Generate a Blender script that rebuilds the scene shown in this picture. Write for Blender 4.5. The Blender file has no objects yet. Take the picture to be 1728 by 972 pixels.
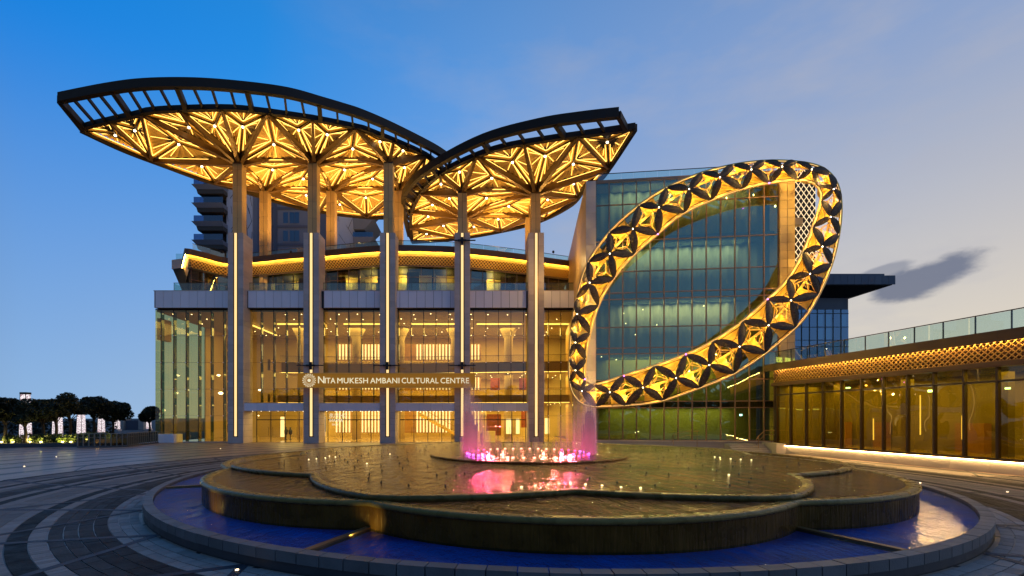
import bpy, math, random
from mathutils import Vector, Matrix
from mathutils.geometry import delaunay_2d_cdt
random.seed(7)
PI = math.pi
SC = bpy.context.scene
COL = SC.collection
# ------------------------------------------------------------------ camera
F, CX, CY, HC = 780.0, 805.0, 705.0, 3.06        # focal length, principal point (photo pixels), eye height (m)
cam = bpy.data.cameras.new('camera'); camo = bpy.data.objects.new('camera', cam); COL.objects.link(camo)
cam.sensor_width = 36; cam.lens = F / 1728 * 36
cam.shift_x = (864 - CX) / 1728; cam.shift_y = (CY - 486) / 1728
cam.clip_start = .1; cam.clip_end = 3000
camo.location = (0, 0, HC); camo.rotation_euler = (PI / 2, 0, 0)
SC.camera = camo
# ------------------------------------------------------------------ world: dusk sky
SUN_AZ = math.radians(62)     # the afterglow lies to the right, beyond the frame (clockwise from +Y)
W = bpy.data.worlds.new('World'); SC.world = W; W.use_nodes = True
nt = W.node_tree; nt.nodes.clear()
def wn(t, **k):
    n = nt.nodes.new(t)
    for a, b in k.items(): setattr(n, a, b)
    return n
wout = wn('ShaderNodeOutputWorld'); wbg = wn('ShaderNodeBackground')
sky = wn('ShaderNodeTexSky'); sky.sky_type = 'NISHITA'; sky.sun_disc = False
sky.sun_elevation = math.radians(1.2); sky.sun_rotation = SUN_AZ
sky.air_density = 1.3; sky.dust_density = 2.2; sky.ozone_density = 4.5; sky.altitude = 0
wbg.inputs['Strength'].default_value = .1
tc = wn('ShaderNodeTexCoord')
def wmath(op, a, b=None, c=None):
    n = wn('ShaderNodeMath', operation=op)
    for i, v in enumerate((a, b, c)):
        if v is None: continue
        if hasattr(v, 'links'): nt.links.new(v, n.inputs[i])
        else: n.inputs[i].default_value = v
    return n.outputs[0]
def wdot(v):
    n = wn('ShaderNodeVectorMath', operation='DOT_PRODUCT'); nt.links.new(tc.outputs['Generated'], n.inputs[0]); n.inputs[1].default_value = v
    return n.outputs['Value']
def wmix(f, a, b, blend='MIX'):
    n = wn('ShaderNodeMix', data_type='RGBA', blend_type=blend)
    for s, v in ((n.inputs[0], f), (n.inputs[6], a), (n.inputs[7], b)):
        if hasattr(v, 'links'): nt.links.new(v, s)
        else: s.default_value = v if not isinstance(v, tuple) else (*v, 1)
    return n.outputs[2]
def wramp(f, pts):
    n = wn('ShaderNodeValToRGB'); nt.links.new(f, n.inputs[0]); el = n.color_ramp.elements
    while len(el) < len(pts): el.new(.5)
    for e, (p, c) in zip(el, pts): e.position = p; e.color = (*c, 1)
    return n.outputs[0]
SKY_TOP = wmath('MULTIPLY', wdot((0, 0, 1)), 1.0)
sund = wmath('MULTIPLY_ADD', wdot((math.sin(SUN_AZ), math.cos(SUN_AZ), 0)), .5, .5)
# twilight tint of the clear sky: deep azure away from the afterglow, lilac grey and cream towards it
base_up = wramp(sund, [(0.0, (.07, .09, .13)), (.2, (.06, .14, .28)), (.37, (.004, .225, .76)), (.52, (.02, .28, .82)), (.70, (.13, .345, .77)), (.86, (.235, .365, .65)), (1, (.28, .36, .56))])
base_lo = wramp(sund, [(0.0, (.12, .15, .22)), (.2, (.18, .26, .42)), (.36, (.30, .49, .76)), (.6, (.40, .53, .71)), (.8, (.56, .57, .58)), (.93, (.84, .75, .59)), (1, (.90, .77, .56))])
elev = wmath('SMOOTH_MIN', wmath('MULTIPLY', wmath('MAXIMUM', SKY_TOP, 0), 1.85), 1.0, .2)
dusk = wmix(elev, base_lo, base_up)
# clouds: one long dark cloud low in the afterglow, thin veils around it
def cloud_noise(scale, sx, sz, det, off):
    m = wn('ShaderNodeMapping'); nt.links.new(tc.outputs['Generated'], m.inputs[0]); m.inputs['Scale'].default_value = (sx, sx, sz); m.inputs['Location'].default_value = off
    n = wn('ShaderNodeTexNoise'); nt.links.new(m.outputs[0], n.inputs['Vector']); n.inputs['Scale'].default_value = scale; n.inputs['Detail'].default_value = det; n.inputs['Roughness'].default_value = .6
    return n.outputs['Fac']
def dirv(px, py):
    v = Vector(((px - CX) / F, 1, -(py - CY) / F)); v.normalize(); return v
def blob(px, py, ang, a, b):
    d = dirv(px, py); r = Vector((d.y, -d.x, 0)).normalized(); u = r.cross(d); u.normalize()
    if u.z < 0: u = -u
    e1 = r * math.cos(ang) + u * math.sin(ang); e2 = u * math.cos(ang) - r * math.sin(ang)
    q = wmath('ADD', wmath('POWER', wmath('DIVIDE', wmath('ABSOLUTE', wdot(e1)), a), 2), wmath('POWER', wmath('DIVIDE', wmath('ABSOLUTE', wdot(e2)), b), 2))
    return wmath('SUBTRACT', wmath('SUBTRACT', 1, wmath('SQRT', q)), wmath('MULTIPLY', wmath('LESS_THAN', wdot(d), .2), 9))
n1 = cloud_noise(9, 1, 2.2, 6, (3, 1, 0)); n2 = cloud_noise(3.2, 1, 3.0, 5, (0, 4, 2))
def cover(px, py, ang, a, b, w=1.9, lo=.06, hi=.5):
    s = wmath('ADD', blob(px, py, ang, a, b), wmath('MULTIPLY_ADD', n1, w, -w * .5))
    mr = wn('ShaderNodeMapRange', interpolation_type='SMOOTHSTEP'); nt.links.new(s, mr.inputs[0]); mr.inputs[1].default_value = lo; mr.inputs[2].default_value = hi
    return mr.outputs[0]
c1 = cover(1562, 471, .34, .074, .028, 1.5, .0, .52); c2 = cover(1484, 462, .25, .05, .014, 1.5)
veil = wmath('MULTIPLY', wmath('MAXIMUM', wmath('SUBTRACT', n2, .47), 0), 2.4)
veil = wmath('MULTIPLY', veil, wmath('MAXIMUM', wmath('MULTIPLY_ADD', sund, 2.2, -1.1), 0))
dusk = wmix(veil, dusk, (.46, .47, .55))
dusk = wmix(wmath('MULTIPLY', c1, .85), dusk, (.13, .16, .25))
dusk = wmix(wmath('MULTIPLY', c2, .55), dusk, (.16, .19, .28))
zen = wn('ShaderNodeMapRange', interpolation_type='SMOOTHSTEP'); nt.links.new(SKY_TOP, zen.inputs[0]); zen.inputs[1].default_value = .5; zen.inputs[2].default_value = 1.0; zen.inputs[3].default_value = 0; zen.inputs[4].default_value = .8
dusk = wmix(zen.outputs[0], dusk, (.015, .06, .18))      # the zenith is already going dark
skyc = wmix(.03, dusk, wmix(1.0, sky.outputs[0], (.1, .1, .1), 'MULTIPLY'))
sc10 = wn('ShaderNodeVectorMath', operation='SCALE'); nt.links.new(skyc, sc10.inputs[0]); sc10.inputs['Scale'].default_value = 10
nt.links.new(sc10.outputs[0], wbg.inputs['Color']); nt.links.new(wbg.outputs[0], wout.inputs[0])
# ------------------------------------------------------------------ sun (afterglow only: weak and very soft), exposure
sl = bpy.data.lights.new('sun', 'SUN'); sl.energy = .18; sl.angle = math.radians(25); sl.color = (1, .78, .6)
so = bpy.data.objects.new('sun', sl); COL.objects.link(so)
so.rotation_euler = (math.radians(84), 0, PI - SUN_AZ + 0)
vs = SC.view_settings; vs.view_transform = 'Standard'; vs.look = 'None'; vs.gamma = 1; vs.use_curve_mapping = False; vs.exposure = 0
SC.cycles.use_denoising = True; SC.cycles.max_bounces = 7; SC.cycles.transparent_max_bounces = 24; SC.cycles.diffuse_bounces = 3
SC.cycles.sample_clamp_indirect = 4; SC.cycles.caustics_reflective = False; SC.cycles.caustics_refractive = False
# ------------------------------------------------------------------ helpers
def P(px, py, Y): return Vector(((px - CX) / F * Y, Y, HC - (py - CY) / F * Y))       # photo pixel at depth Y
def G(px, py, z=0.0):                                                                # photo pixel on level z
    Y = F * (HC - z) / (py - CY); return P(px, py, Y)
def XZ(px, py, z):                                                                   # plan point of a pixel at height z
    Y = F * (z - HC) / (CY - py); return Vector(((px - CX) / F * Y, Y))
MATS = {}
def material(name, col=(.5, .5, .5), rough=.5, metal=0, var=.0, vscale=3.0, bump=0, bscale=40, emit=None, estr=0, spec=.5, coords='Object', coat=0):
    m = bpy.data.materials.new(name); m.use_nodes = True; t = m.node_tree; b = t.nodes['Principled BSDF']
    b.inputs['Base Color'].default_value = (*col, 1); b.inputs['Roughness'].default_value = rough; b.inputs['Metallic'].default_value = metal
    b.inputs['Specular IOR Level'].default_value = spec; b.inputs['Coat Weight'].default_value = coat
    if emit: b.inputs['Emission Color'].default_value = (*emit, 1); b.inputs['Emission Strength'].default_value = estr
    if var or bump:
        c = t.nodes.new('ShaderNodeTexCoord'); oi = t.nodes.new('ShaderNodeObjectInfo')
        v = t.nodes.new('ShaderNodeVectorMath'); v.operation = 'MULTIPLY_ADD'
        t.links.new(c.outputs[coords], v.inputs[0]); v.inputs[1].default_value = (1, 1, 1)
        sp = t.nodes.new('ShaderNodeCombineXYZ')
        for i in range(2):
            mu = t.nodes.new('ShaderNodeMath'); mu.operation = 'MULTIPLY'; t.links.new(oi.outputs['Random'], mu.inputs[0]); mu.inputs[1].default_value = 37 + 20 * i
            t.links.new(mu.outputs[0], sp.inputs[i])
        t.links.new(sp.outputs[0], v.inputs[2])
    if var:
        n = t.nodes.new('ShaderNodeTexNoise'); n.inputs['Scale'].default_value = vscale; n.inputs['Detail'].default_value = 6; t.links.new(v.outputs[0], n.inputs['Vector'])
        a = t.nodes.new('ShaderNodeMath'); a.operation = 'ADD'; t.links.new(n.outputs['Fac'], a.inputs[0])
        mu = t.nodes.new('ShaderNodeMath'); mu.operation = 'MULTIPLY_ADD'; t.links.new(oi.outputs['Random'], mu.inputs[0]); mu.inputs[1].default_value = .5; mu.inputs[2].default_value = -.25
        t.links.new(mu.outputs[0], a.inputs[1])
        mr = t.nodes.new('ShaderNodeMapRange'); t.links.new(a.outputs[0], mr.inputs[0]); mr.inputs[1].default_value = .2; mr.inputs[2].default_value = .8; mr.inputs[3].default_value = 1 - var; mr.inputs[4].default_value = 1 + var
        hs = t.nodes.new('ShaderNodeHueSaturation'); hs.inputs['Color'].default_value = (*col, 1); t.links.new(mr.outputs[0], hs.inputs['Value'])
        t.links.new(hs.outputs[0], b.inputs['Base Color'])
        mr2 = t.nodes.new('ShaderNodeMapRange'); t.links.new(n.outputs['Fac'], mr2.inputs[0]); mr2.inputs[1].default_value = .3; mr2.inputs[2].default_value = .7
        mr2.inputs[3].default_value = max(.02, rough - .1); mr2.inputs[4].default_value = min(1, rough + .1); t.links.new(mr2.outputs[0], b.inputs['Roughness'])
    if bump:
        n = t.nodes.new('ShaderNodeTexNoise'); n.inputs['Scale'].default_value = bscale; n.inputs['Detail'].default_value = 4; t.links.new(v.outputs[0], n.inputs['Vector'])
        bp = t.nodes.new('ShaderNodeBump'); bp.inputs['Strength'].default_value = bump; bp.inputs['Distance'].default_value = .03; t.links.new(n.outputs['Fac'], bp.inputs['Height']); t.links.new(bp.outputs[0], b.inputs['Normal'])
    MATS[name] = m; return m
def emitter(name, col, strength):
    m = bpy.data.materials.new(name); m.use_nodes = True; t = m.node_tree; t.nodes.clear()
    o = t.nodes.new('ShaderNodeOutputMaterial'); e = t.nodes.new('ShaderNodeEmission'); e.inputs[0].default_value = (*col, 1); e.inputs[1].default_value = strength
    t.links.new(e.outputs[0], o.inputs[0]); MATS[name] = m; return m
def glass(name, tint, refl=.10, rough=.0, wave=0.0, gtint=(1, 1, 1)):
    """thin architectural glass: tinted see-through plus a Fresnel mirror"""
    m = bpy.data.materials.new(name); m.use_nodes = True; t = m.node_tree; t.nodes.clear()
    o = t.nodes.new('ShaderNodeOutputMaterial'); mx = t.nodes.new('ShaderNodeMixShader'); tr = t.nodes.new('ShaderNodeBsdfTransparent'); gl = t.nodes.new('ShaderNodeBsdfGlossy')
    tr.inputs[0].default_value = (*tint, 1); gl.inputs['Roughness'].default_value = rough; gl.inputs['Color'].default_value = (*gtint, 1)
    fr = t.nodes.new('ShaderNodeFresnel'); ge = t.nodes.new('ShaderNodeNewGeometry'); mi = t.nodes.new('ShaderNodeMapRange'); mi.inputs[3].default_value = 1.5; mi.inputs[4].default_value = 1 / 1.5
    t.links.new(ge.outputs['Backfacing'], mi.inputs[0]); t.links.new(mi.outputs[0], fr.inputs['IOR'])      # a thin pane: both faces reflect as from air
    ma = t.nodes.new('ShaderNodeMath'); ma.operation = 'ADD'; ma.use_clamp = True; t.links.new(fr.outputs[0], ma.inputs[0]); ma.inputs[1].default_value = refl
    t.links.new(ma.outputs[0], mx.inputs[0]); t.links.new(tr.outputs[0], mx.inputs[1]); t.links.new(gl.outputs[0], mx.inputs[2]); t.links.new(mx.outputs[0], o.inputs[0])
    if wave:
        c = t.nodes.new('ShaderNodeTexCoord'); oi = t.nodes.new('ShaderNodeObjectInfo'); v = t.nodes.new('ShaderNodeVectorMath'); v.operation = 'ADD'
        cb = t.nodes.new('ShaderNodeCombineXYZ'); mu = t.nodes.new('ShaderNodeMath'); mu.operation = 'MULTIPLY'; mu.inputs[1].default_value = 50; t.links.new(oi.outputs['Random'], mu.inputs[0]); t.links.new(mu.outputs[0], cb.inputs[1])
        t.links.new(c.outputs['Object'], v.inputs[0]); t.links.new(cb.outputs[0], v.inputs[1])
        n = t.nodes.new('ShaderNodeTexNoise'); n.inputs['Scale'].default_value = .55; n.inputs['Detail'].default_value = 1; t.links.new(v.outputs[0], n.inputs['Vector'])
        bp = t.nodes.new('ShaderNodeBump'); bp.inputs['Strength'].default_value = wave; bp.inputs['Distance'].default_value = .05
        t.links.new(n.outputs['Fac'], bp.inputs['Height']); t.links.new(bp.outputs[0], gl.inputs['Normal'])
    MATS[name] = m; return m
class MB:
    """collects geometry for ONE mesh object"""
    def __init__(s): s.v = []; s.f = []; s.sm = False
    def poly(s, pts):
        n = len(s.v); s.v += [Vector(p) for p in pts]; s.f.append(list(range(n, n + len(pts)))); return s
    def hexa(s, lo, hi):
        """lo, hi: four points each, same order"""
        n = len(s.v); s.v += [Vector(p) for p in list(lo) + list(hi)]
        s.f += [[n + 3, n + 2, n + 1, n], [n + 4, n + 5, n + 6, n + 7]] + [[n + i, n + (i + 1) % 4, n + 4 + (i + 1) % 4, n + 4 + i] for i in range(4)]
        return s
    def box(s, x0, x1, y0, y1, z0, z1):
        return s.hexa([(x0, y0, z0), (x1, y0, z0), (x1, y1, z0), (x0, y1, z0)], [(x0, y0, z1), (x1, y0, z1), (x1, y1, z1), (x0, y1, z1)])
    def beam(s, a, b, w, h, w2=None, h2=None, up=Vector((0, 0, 1))):
        a, b = Vector(a), Vector(b); d = (b - a).normalized(); r = d.cross(up)
        if r.length < 1e-4: r = d.cross(Vector((0, 1, 0)))
        r.normalize(); u = r.cross(d); w2 = w if w2 is None else w2; h2 = h if h2 is None else h2
        q = lambda c, w, h: [c - r * w / 2 - u * h / 2, c + r * w / 2 - u * h / 2, c + r * w / 2 + u * h / 2, c - r * w / 2 + u * h / 2]
        return s.hexa(q(a, w, h), q(b, w2, h2))
    def tube(s, pts, r, n=8, closed=False, cap=True):
        pts = [Vector(p) for p in pts]; k = len(pts); R = r if isinstance(r, (list, tuple)) else [r] * k; base = len(s.v); u = None
        for i, p in enumerate(pts):
            d = (pts[(i + 1) % k] - pts[i - 1]) if closed else (pts[min(i + 1, k - 1)] - pts[max(i - 1, 0)])
            d.normalize()
            if u is None:
                u = d.cross(Vector((0, 0, 1)));  u = d.cross(Vector((0, 1, 0))) if u.length < .01 else u
            u = (u - d * u.dot(d)).normalized(); w = d.cross(u)
            s.v += [p + (u * math.cos(2 * PI * j / n) + w * math.sin(2 * PI * j / n)) * R[i] for j in range(n)]
        for i in range(k if closed else k - 1):
            a = base + i * n; b = base + ((i + 1) % k) * n
            s.f += [[a + j, a + (j + 1) % n, b + (j + 1) % n, b + j] for j in range(n)]
        if cap and not closed: s.f += [[base + j for j in range(n)][::-1], [base + (k - 1) * n + j for j in range(n)]]
        return s
    def lathe(s, c, prof, n=16):
        base = len(s.v); c = Vector(c)
        for r, z in prof: s.v += [c + Vector((r * math.cos(2 * PI * j / n), r * math.sin(2 * PI * j / n), z)) for j in range(n)]
        for i in range(len(prof) - 1):
            a = base + i * n; b = a + n; s.f += [[a + j, a + (j + 1) % n, b + (j + 1) % n, b + j] for j in range(n)]
        s.f += [[base + j for j in range(n)][::-1], [base + (len(prof) - 1) * n + j for j in range(n)]]
        return s
    def prism(s, pts, z0, z1):
        n = len(pts); b = len(s.v); s.v += [Vector((p[0], p[1], z0)) for p in pts] + [Vector((p[0], p[1], z1)) for p in pts]
        s.f += [list(range(b, b + n))[::-1], list(range(b + n, b + 2 * n))] + [[b + i, b + (i + 1) % n, b + n + (i + 1) % n, b + n + i] for i in range(n)]
        return s
    def sweep(s, path, prof, closed=False):
        """prof: (offset outward in plan, z) points swept along a plan path (z kept)"""
        k = len(path); m = len(prof); b = len(s.v)
        for i, p in enumerate(path):
            d = (path[(i + 1) % k] - path[i - 1]) if closed else (path[min(i + 1, k - 1)] - path[max(i - 1, 0)])
            nrm = Vector((d.y, -d.x, 0)).normalized()
            s.v += [Vector((p.x + nrm.x * o, p.y + nrm.y * o, (p.z if len(p) > 2 else 0) + z)) for o, z in prof]
        for i in range(k if closed else k - 1):
            a = b + i * m; c = b + ((i + 1) % k) * m
            s.f += [[a + j, a + (j + 1) % m, c + (j + 1) % m, c + j] for j in range(m)]
        if not closed: s.f += [[b + j for j in range(m)][::-1], [b + (k - 1) * m + j for j in range(m)]]
        return s
    def mesh(s, name, mat, inv=None, smooth=False):
        me = bpy.data.meshes.new(name); me.from_pydata([(inv @ v) if inv else v for v in s.v], [], s.f); me.update()
        if mat: me.materials.append(mat)
        if smooth: me.polygons.foreach_set('use_smooth', [True] * len(me.polygons))
        return me
    def build(s, name, mat, parent=None, world=True, smooth=False, **tags):
        inv = None
        if parent is not None and world:
            r = parent
            M = Matrix.Identity(4)
            while r: M = r.matrix_basis @ M; r = r.parent
            inv = M.inverted()
        return link(name, s.mesh(name, MATS[mat] if isinstance(mat, str) else mat, inv, smooth), parent, **tags)
def link(name, me, parent=None, loc=None, rot=None, scale=None, label=None, cat=None, group=None, kind=None):
    o = bpy.data.objects.new(name, me); COL.objects.link(o); o.parent = parent
    if loc is not None: o.location = loc
    if rot is not None: o.rotation_euler = rot
    if scale is not None: o.scale = scale
    if label: o['label'] = label
    if cat: o['category'] = cat
    if group: o['group'] = group
    if kind: o['kind'] = kind
    return o
def thing(name, label, cat, loc=(0, 0, 0), rz=0, group=None):
    o = link(name, None, None, loc, (0, 0, rz), None, label, cat, group); o.empty_display_size = .5; return o
def lamp(name, parent, kind, loc, energy, col, size=.2, size_y=None, rot=None, spot=None, blend=.5):
    """a lamp; loc is in the parent's frame"""
    l = bpy.data.lights.new(name, kind); l.energy = energy; l.color = col
    if kind == 'AREA':
        l.shape = 'RECTANGLE'; l.size = size; l.size_y = size_y or size
    else: l.shadow_soft_size = size
    if kind == 'SPOT': l.spot_size = spot or 1; l.spot_blend = blend
    o = link(name, l, parent, loc, rot); return o
def spline(pts, per=6, closed=False):
    pts = [Vector(p) for p in pts]; n = len(pts); out = []
    for i in range(n if closed else n - 1):
        if closed: a, b, c, d = pts[i - 1], pts[i], pts[(i + 1) % n], pts[(i + 2) % n]
        else: a, b, c, d = pts[max(i - 1, 0)], pts[i], pts[i + 1], pts[min(i + 2, n - 1)]
        for k in range(per):
            t = k / per; out.append(.5 * ((2 * b) + (c - a) * t + (2 * a - 5 * b + 4 * c - d) * t * t + (3 * b - a - 3 * c + d) * t ** 3))
    if not closed: out.append(pts[-1])
    return out
def resample(path, n, closed=False):
    q = list(path) + ([path[0]] if closed else []); L = [0]
    for a, b in zip(q, q[1:]): L.append(L[-1] + (b - a).length)
    out = []; j = 0
    for i in range(n):
        s = L[-1] * i / (n if closed else n - 1)
        while j < len(L) - 2 and L[j + 1] < s: j += 1
        out.append(q[j].lerp(q[j + 1], (s - L[j]) / max(1e-9, L[j + 1] - L[j])))
    return out
WARM = (1, .66, .27); WHITE_WARM = (1, .83, .58); AMBER = (1, .52, .12)
# ------------------------------------------------------------------ materials
material('stone', (.52, .43, .39), .55, var=.12, vscale=.9, bump=.15, bscale=14)
material('stone_gold', (.56, .37, .15), .5, var=.12, vscale=.9, bump=.12, bscale=14)
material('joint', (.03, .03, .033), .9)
material('white_panel', (.80, .76, .82), .42, var=.05, vscale=.5)
material('grey_render', (.15, .17, .22), .7, var=.08, vscale=.4)
material('bronze_dark', (.030, .021, .015), .6, metal=.0, var=.25, vscale=1.2, spec=.25)
material('rib_bronze', (.17, .095, .032), .45, metal=.3, var=.15, vscale=.8)
material('parapet', (.34, .23, .07), .5, var=.12, vscale=.6)
material('bronze', (.33, .19, .075), .42, metal=.55, var=.15, vscale=.8)
material('gold', (.78, .47, .13), .34, metal=.7, var=.10, vscale=1.2)
material('gold_matt', (.84, .55, .16), .5, metal=.3, var=.10, vscale=2)
material('gold_membrane', (.80, .48, .08), .38, metal=.35, var=.12, vscale=1.5)
material('dark_metal', (.02, .02, .022), .45, metal=.5)
material('mullion', (.30, .17, .10), .4, metal=.6, var=.1)
material('wing_frame', (.075, .048, .036), .4, metal=.3)
material('mullion_dark', (.028, .02, .018), .4, metal=.5)
material('brown_fascia', (.11, .06, .035), .5, metal=.2, var=.1, vscale=.5)
material('sign_ochre_glow', (.30, .13, .012), .6, var=.05, emit=(.75, .31, .014), estr=.24)  # faint glow added to the ochre so the board reads as lit
material('cream', (.62, .50, .30), .7, var=.06, vscale=.6)
material('cream_wall', (.60, .46, .20), .75, var=.1, vscale=.5)
material('ceiling', (.46, .37, .22), .8)
material('wood', (.35, .19, .07), .5, var=.15, vscale=1.5)
material('floor_marble', (.35, .26, .15), .12, var=.2, vscale=.5)
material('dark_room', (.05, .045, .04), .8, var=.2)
material('curtain', (.36, .38, .31), .9, var=.10, vscale=.5)
material('olive_wall', (.22, .19, .06), .8, var=.35, vscale=.25)
material('green_wall', (.16, .16, .075), .8, var=.3, vscale=.25)
material('concrete', (.36, .33, .30), .7, var=.12, vscale=.7, bump=.1)
material('navy_panel', (.075, .085, .12), .5, var=.12, vscale=.5)
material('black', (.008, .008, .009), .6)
material('bark', (.05, .035, .02), .9, var=.3, vscale=6, bump=.5)
material('leaf', (.020, .028, .010), .6, var=.45, vscale=1.2)
material('leaf_bush', (.06, .085, .02), .6, var=.5, vscale=2)
material('soil', (.03, .025, .02), .95, var=.4, vscale=2)
material('asphalt', (.035, .034, .036), .85, var=.25, vscale=.15, bump=.15, bscale=25)
material('coping', (.20, .125, .035), .3, var=.35, vscale=3, bump=.7, bscale=9, spec=.3)
material('cascade', (.12, .052, .009), .3, var=.6, vscale=1.6, spec=.3)
material('pool_tile', (.001, .10, .36), .5, var=.6, vscale=.6)
material('led_warm_body', (.5, .4, .3), .5)
emitter('led_pier', (1, .66, .28), 1.35)
emitter('led_canopy', (1, .56, .11), 4.0)
emitter('led_ring', (1, .62, .22), 1.5)
emitter('led_node', (1, .80, .5), 9)
emitter('led_plinth', (1, .60, .22), 50)
emitter('led_frieze', (1, .62, .12), 100)
emitter('led_wing', (1, .62, .18), 75)
material('rail_grey', (.26, .24, .21), .5, metal=.3)
emitter('led_cove', (1, .66, .18), 3.0)
emitter('downlight', (1, .84, .55), 9)
emitter('slat_light', (1, .76, .42), 2.2)
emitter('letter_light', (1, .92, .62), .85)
emitter('blue_led', (.05, .2, 1), 8)
emitter('pink_led', (1, .05, .25), 6)
emitter('pink_white_led', (1, .34, .22), 6)
emitter('magenta_led', (.8, .12, 1), 9)
emitter('uplight', (1, .74, .36), 4)
emitter('pylon_light', (1, .93, .95), 1.5)
emitter('garden_light', (1, .80, .25), 9)
emitter('pavement_light', (1, .75, .45), 7)
emitter('lattice_light', (1, .74, .42), 1.3)
emitter('cool_lamp', (.35, .75, 1), 14)
emitter('window_teal', (.16, .42, .42), .55)
glass('glass_lobby', (.95, .90, .68), .02, wave=.12)
glass('glass_fin', (.25, .42, .36), .06)
glass('glass_block', (.68, .72, .54), .11, wave=.25, gtint=(.85, .98, .86))
glass('glass_wing', (.78, .66, .25), .03, wave=.35)
glass('glass_infill', (.5, .5, .42), .0)
glass('glass_rail', (.80, .91, .88), .06)
glass('glass_clear', (.93, .92, .86), .0)
glass('glass_lounge', (.80, .80, .62), .05, wave=.2)
glass('glass_blue', (.25, .35, .5), .18, wave=.2, gtint=(.5, .75, 1))
# ================================================================== ground and plaza
FC = Vector((2.6, 24.0, 0)); FR = 16.2                         # fountain centre and outer radius
def nodes_of(m):
    t = m.node_tree; return t, t.nodes['Principled BSDF']
def plaza_material():
    m = material('plaza_paving', (.12, .11, .11), .4); t, b = nodes_of(m)
    def M(op, a, b_=None, c=None):
        n = t.nodes.new('ShaderNodeMath'); n.operation = op
        for i, v in enumerate((a, b_, c)):
            if v is None: continue
            if hasattr(v, 'links'): t.links.new(v, n.inputs[i])
            else: n.inputs[i].default_value = v
        return n.outputs[0]
    g = t.nodes.new('ShaderNodeNewGeometry'); sp = t.nodes.new('ShaderNodeSeparateXYZ'); t.links.new(g.outputs['Position'], sp.inputs[0])
    x = M('SUBTRACT', sp.outputs[0], FC.x); y = M('SUBTRACT', sp.outputs[1], FC.y)
    r = M('SQRT', M('ADD', M('MULTIPLY', x, x), M('MULTIPLY', y, y))); a = M('ARCTAN2', y, x)
    ring = M('FRACT', M('DIVIDE', r, 3.1)); dark = M('LESS_THAN', ring, .22)
    row = M('FLOOR', M('DIVIDE', r, .425)); fr = M('FRACT', M('DIVIDE', r, .425))
    seg = M('MULTIPLY', a, M('MULTIPLY', row, .55)); fs = M('FRACT', seg)
    joint = M('MAXIMUM', M('LESS_THAN', fr, .035), M('LESS_THAN', fs, .02))
    wn_ = t.nodes.new('ShaderNodeTexWhiteNoise'); wn_.noise_dimensions = '2D'; cv = t.nodes.new('ShaderNodeCombineXYZ'); t.links.new(row, cv.inputs[0]); t.links.new(M('FLOOR', seg), cv.inputs[1]); t.links.new(cv.outputs[0], wn_.inputs['Vector'])
    nz = t.nodes.new('ShaderNodeTexNoise'); t.links.new(g.outputs['Position'], nz.inputs['Vector']); nz.inputs['Scale'].default_value = .35; nz.inputs['Detail'].default_value = 8
    # curved dark inlays crossing the rings
    sp1 = M('FRACT', M('ADD', M('MULTIPLY', a, 24 / (2 * PI)), M('MULTIPLY', r, .17))); sp2 = M('FRACT', M('SUBTRACT', M('MULTIPLY', a, 24 / (2 * PI)), M('MULTIPLY', r, .17)))
    inl = M('MAXIMUM', M('LESS_THAN', sp1, M('DIVIDE', .7, r)), M('LESS_THAN', sp2, M('DIVIDE', .7, r)))
    near = M('LESS_THAN', r, 40); inl = M('MULTIPLY', inl, near)
    mx = t.nodes.new('ShaderNodeMix'); mx.data_type = 'RGBA'; t.links.new(M('MAXIMUM', dark, inl), mx.inputs[0]); mx.inputs[6].default_value = (.36, .25, .19, 1); mx.inputs[7].default_value = (.010, .009, .009, 1)
    mj = t.nodes.new('ShaderNodeMix'); mj.data_type = 'RGBA'; t.links.new(M('MULTIPLY', joint, .7), mj.inputs[0]); t.links.new(mx.outputs[2], mj.inputs[6]); mj.inputs[7].default_value = (.02, .02, .02, 1)
    hs = t.nodes.new('ShaderNodeHueSaturation'); t.links.new(mj.outputs[2], hs.inputs['Color'])
    t.links.new(M('ADD', M('MULTIPLY', wn_.outputs['Value'], .3), M('MULTIPLY_ADD', nz.outputs['Fac'], .9, .4)), hs.inputs['Value']); t.links.new(hs.outputs[0], b.inputs['Base Color'])
    t.links.new(M('MULTIPLY_ADD', nz.outputs['Fac'], .4, .2), b.inputs['Roughness']); b.inputs['Specular IOR Level'].default_value = .26
    bp = t.nodes.new('ShaderNodeBump'); bp.inputs['Strength'].default_value = .35; bp.inputs['Distance'].default_value = .01
    n2 = t.nodes.new('ShaderNodeTexNoise'); t.links.new(g.outputs['Position'], n2.inputs['Vector']); n2.inputs['Scale'].default_value = 6
    t.links.new(M('SUBTRACT', n2.outputs['Fac'], joint), bp.inputs['Height']); t.links.new(bp.outputs[0], b.inputs['Normal'])
plaza_material()
MB().poly([(-1500, -300, -.012), (1500, -300, -.012), (1500, 2500, -.012), (-1500, 2500, -.012)]).build('ground', 'asphalt', kind='structure')
plaza = MB().poly([(-70, -6, 0), (45, -6, 0), (45, 46, 0), (30, 60, 0), (-41, 60, 0), (-47, 46, 0), (-70, 40, 0)]).build('plaza', 'plaza_paving', kind='structure')
tones = {'L': (.31, .265, .24), 'M': (.050, .043, .041), 'D': (.026, .022, .022), 'K': (.006, .006, .006), 'G': (.20, .175, .16)}
for k, c in tones.items(): material('paver_' + k, c, .6, var=.25, vscale=2.2, bump=.4, bscale=18, spec=.1)
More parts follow.
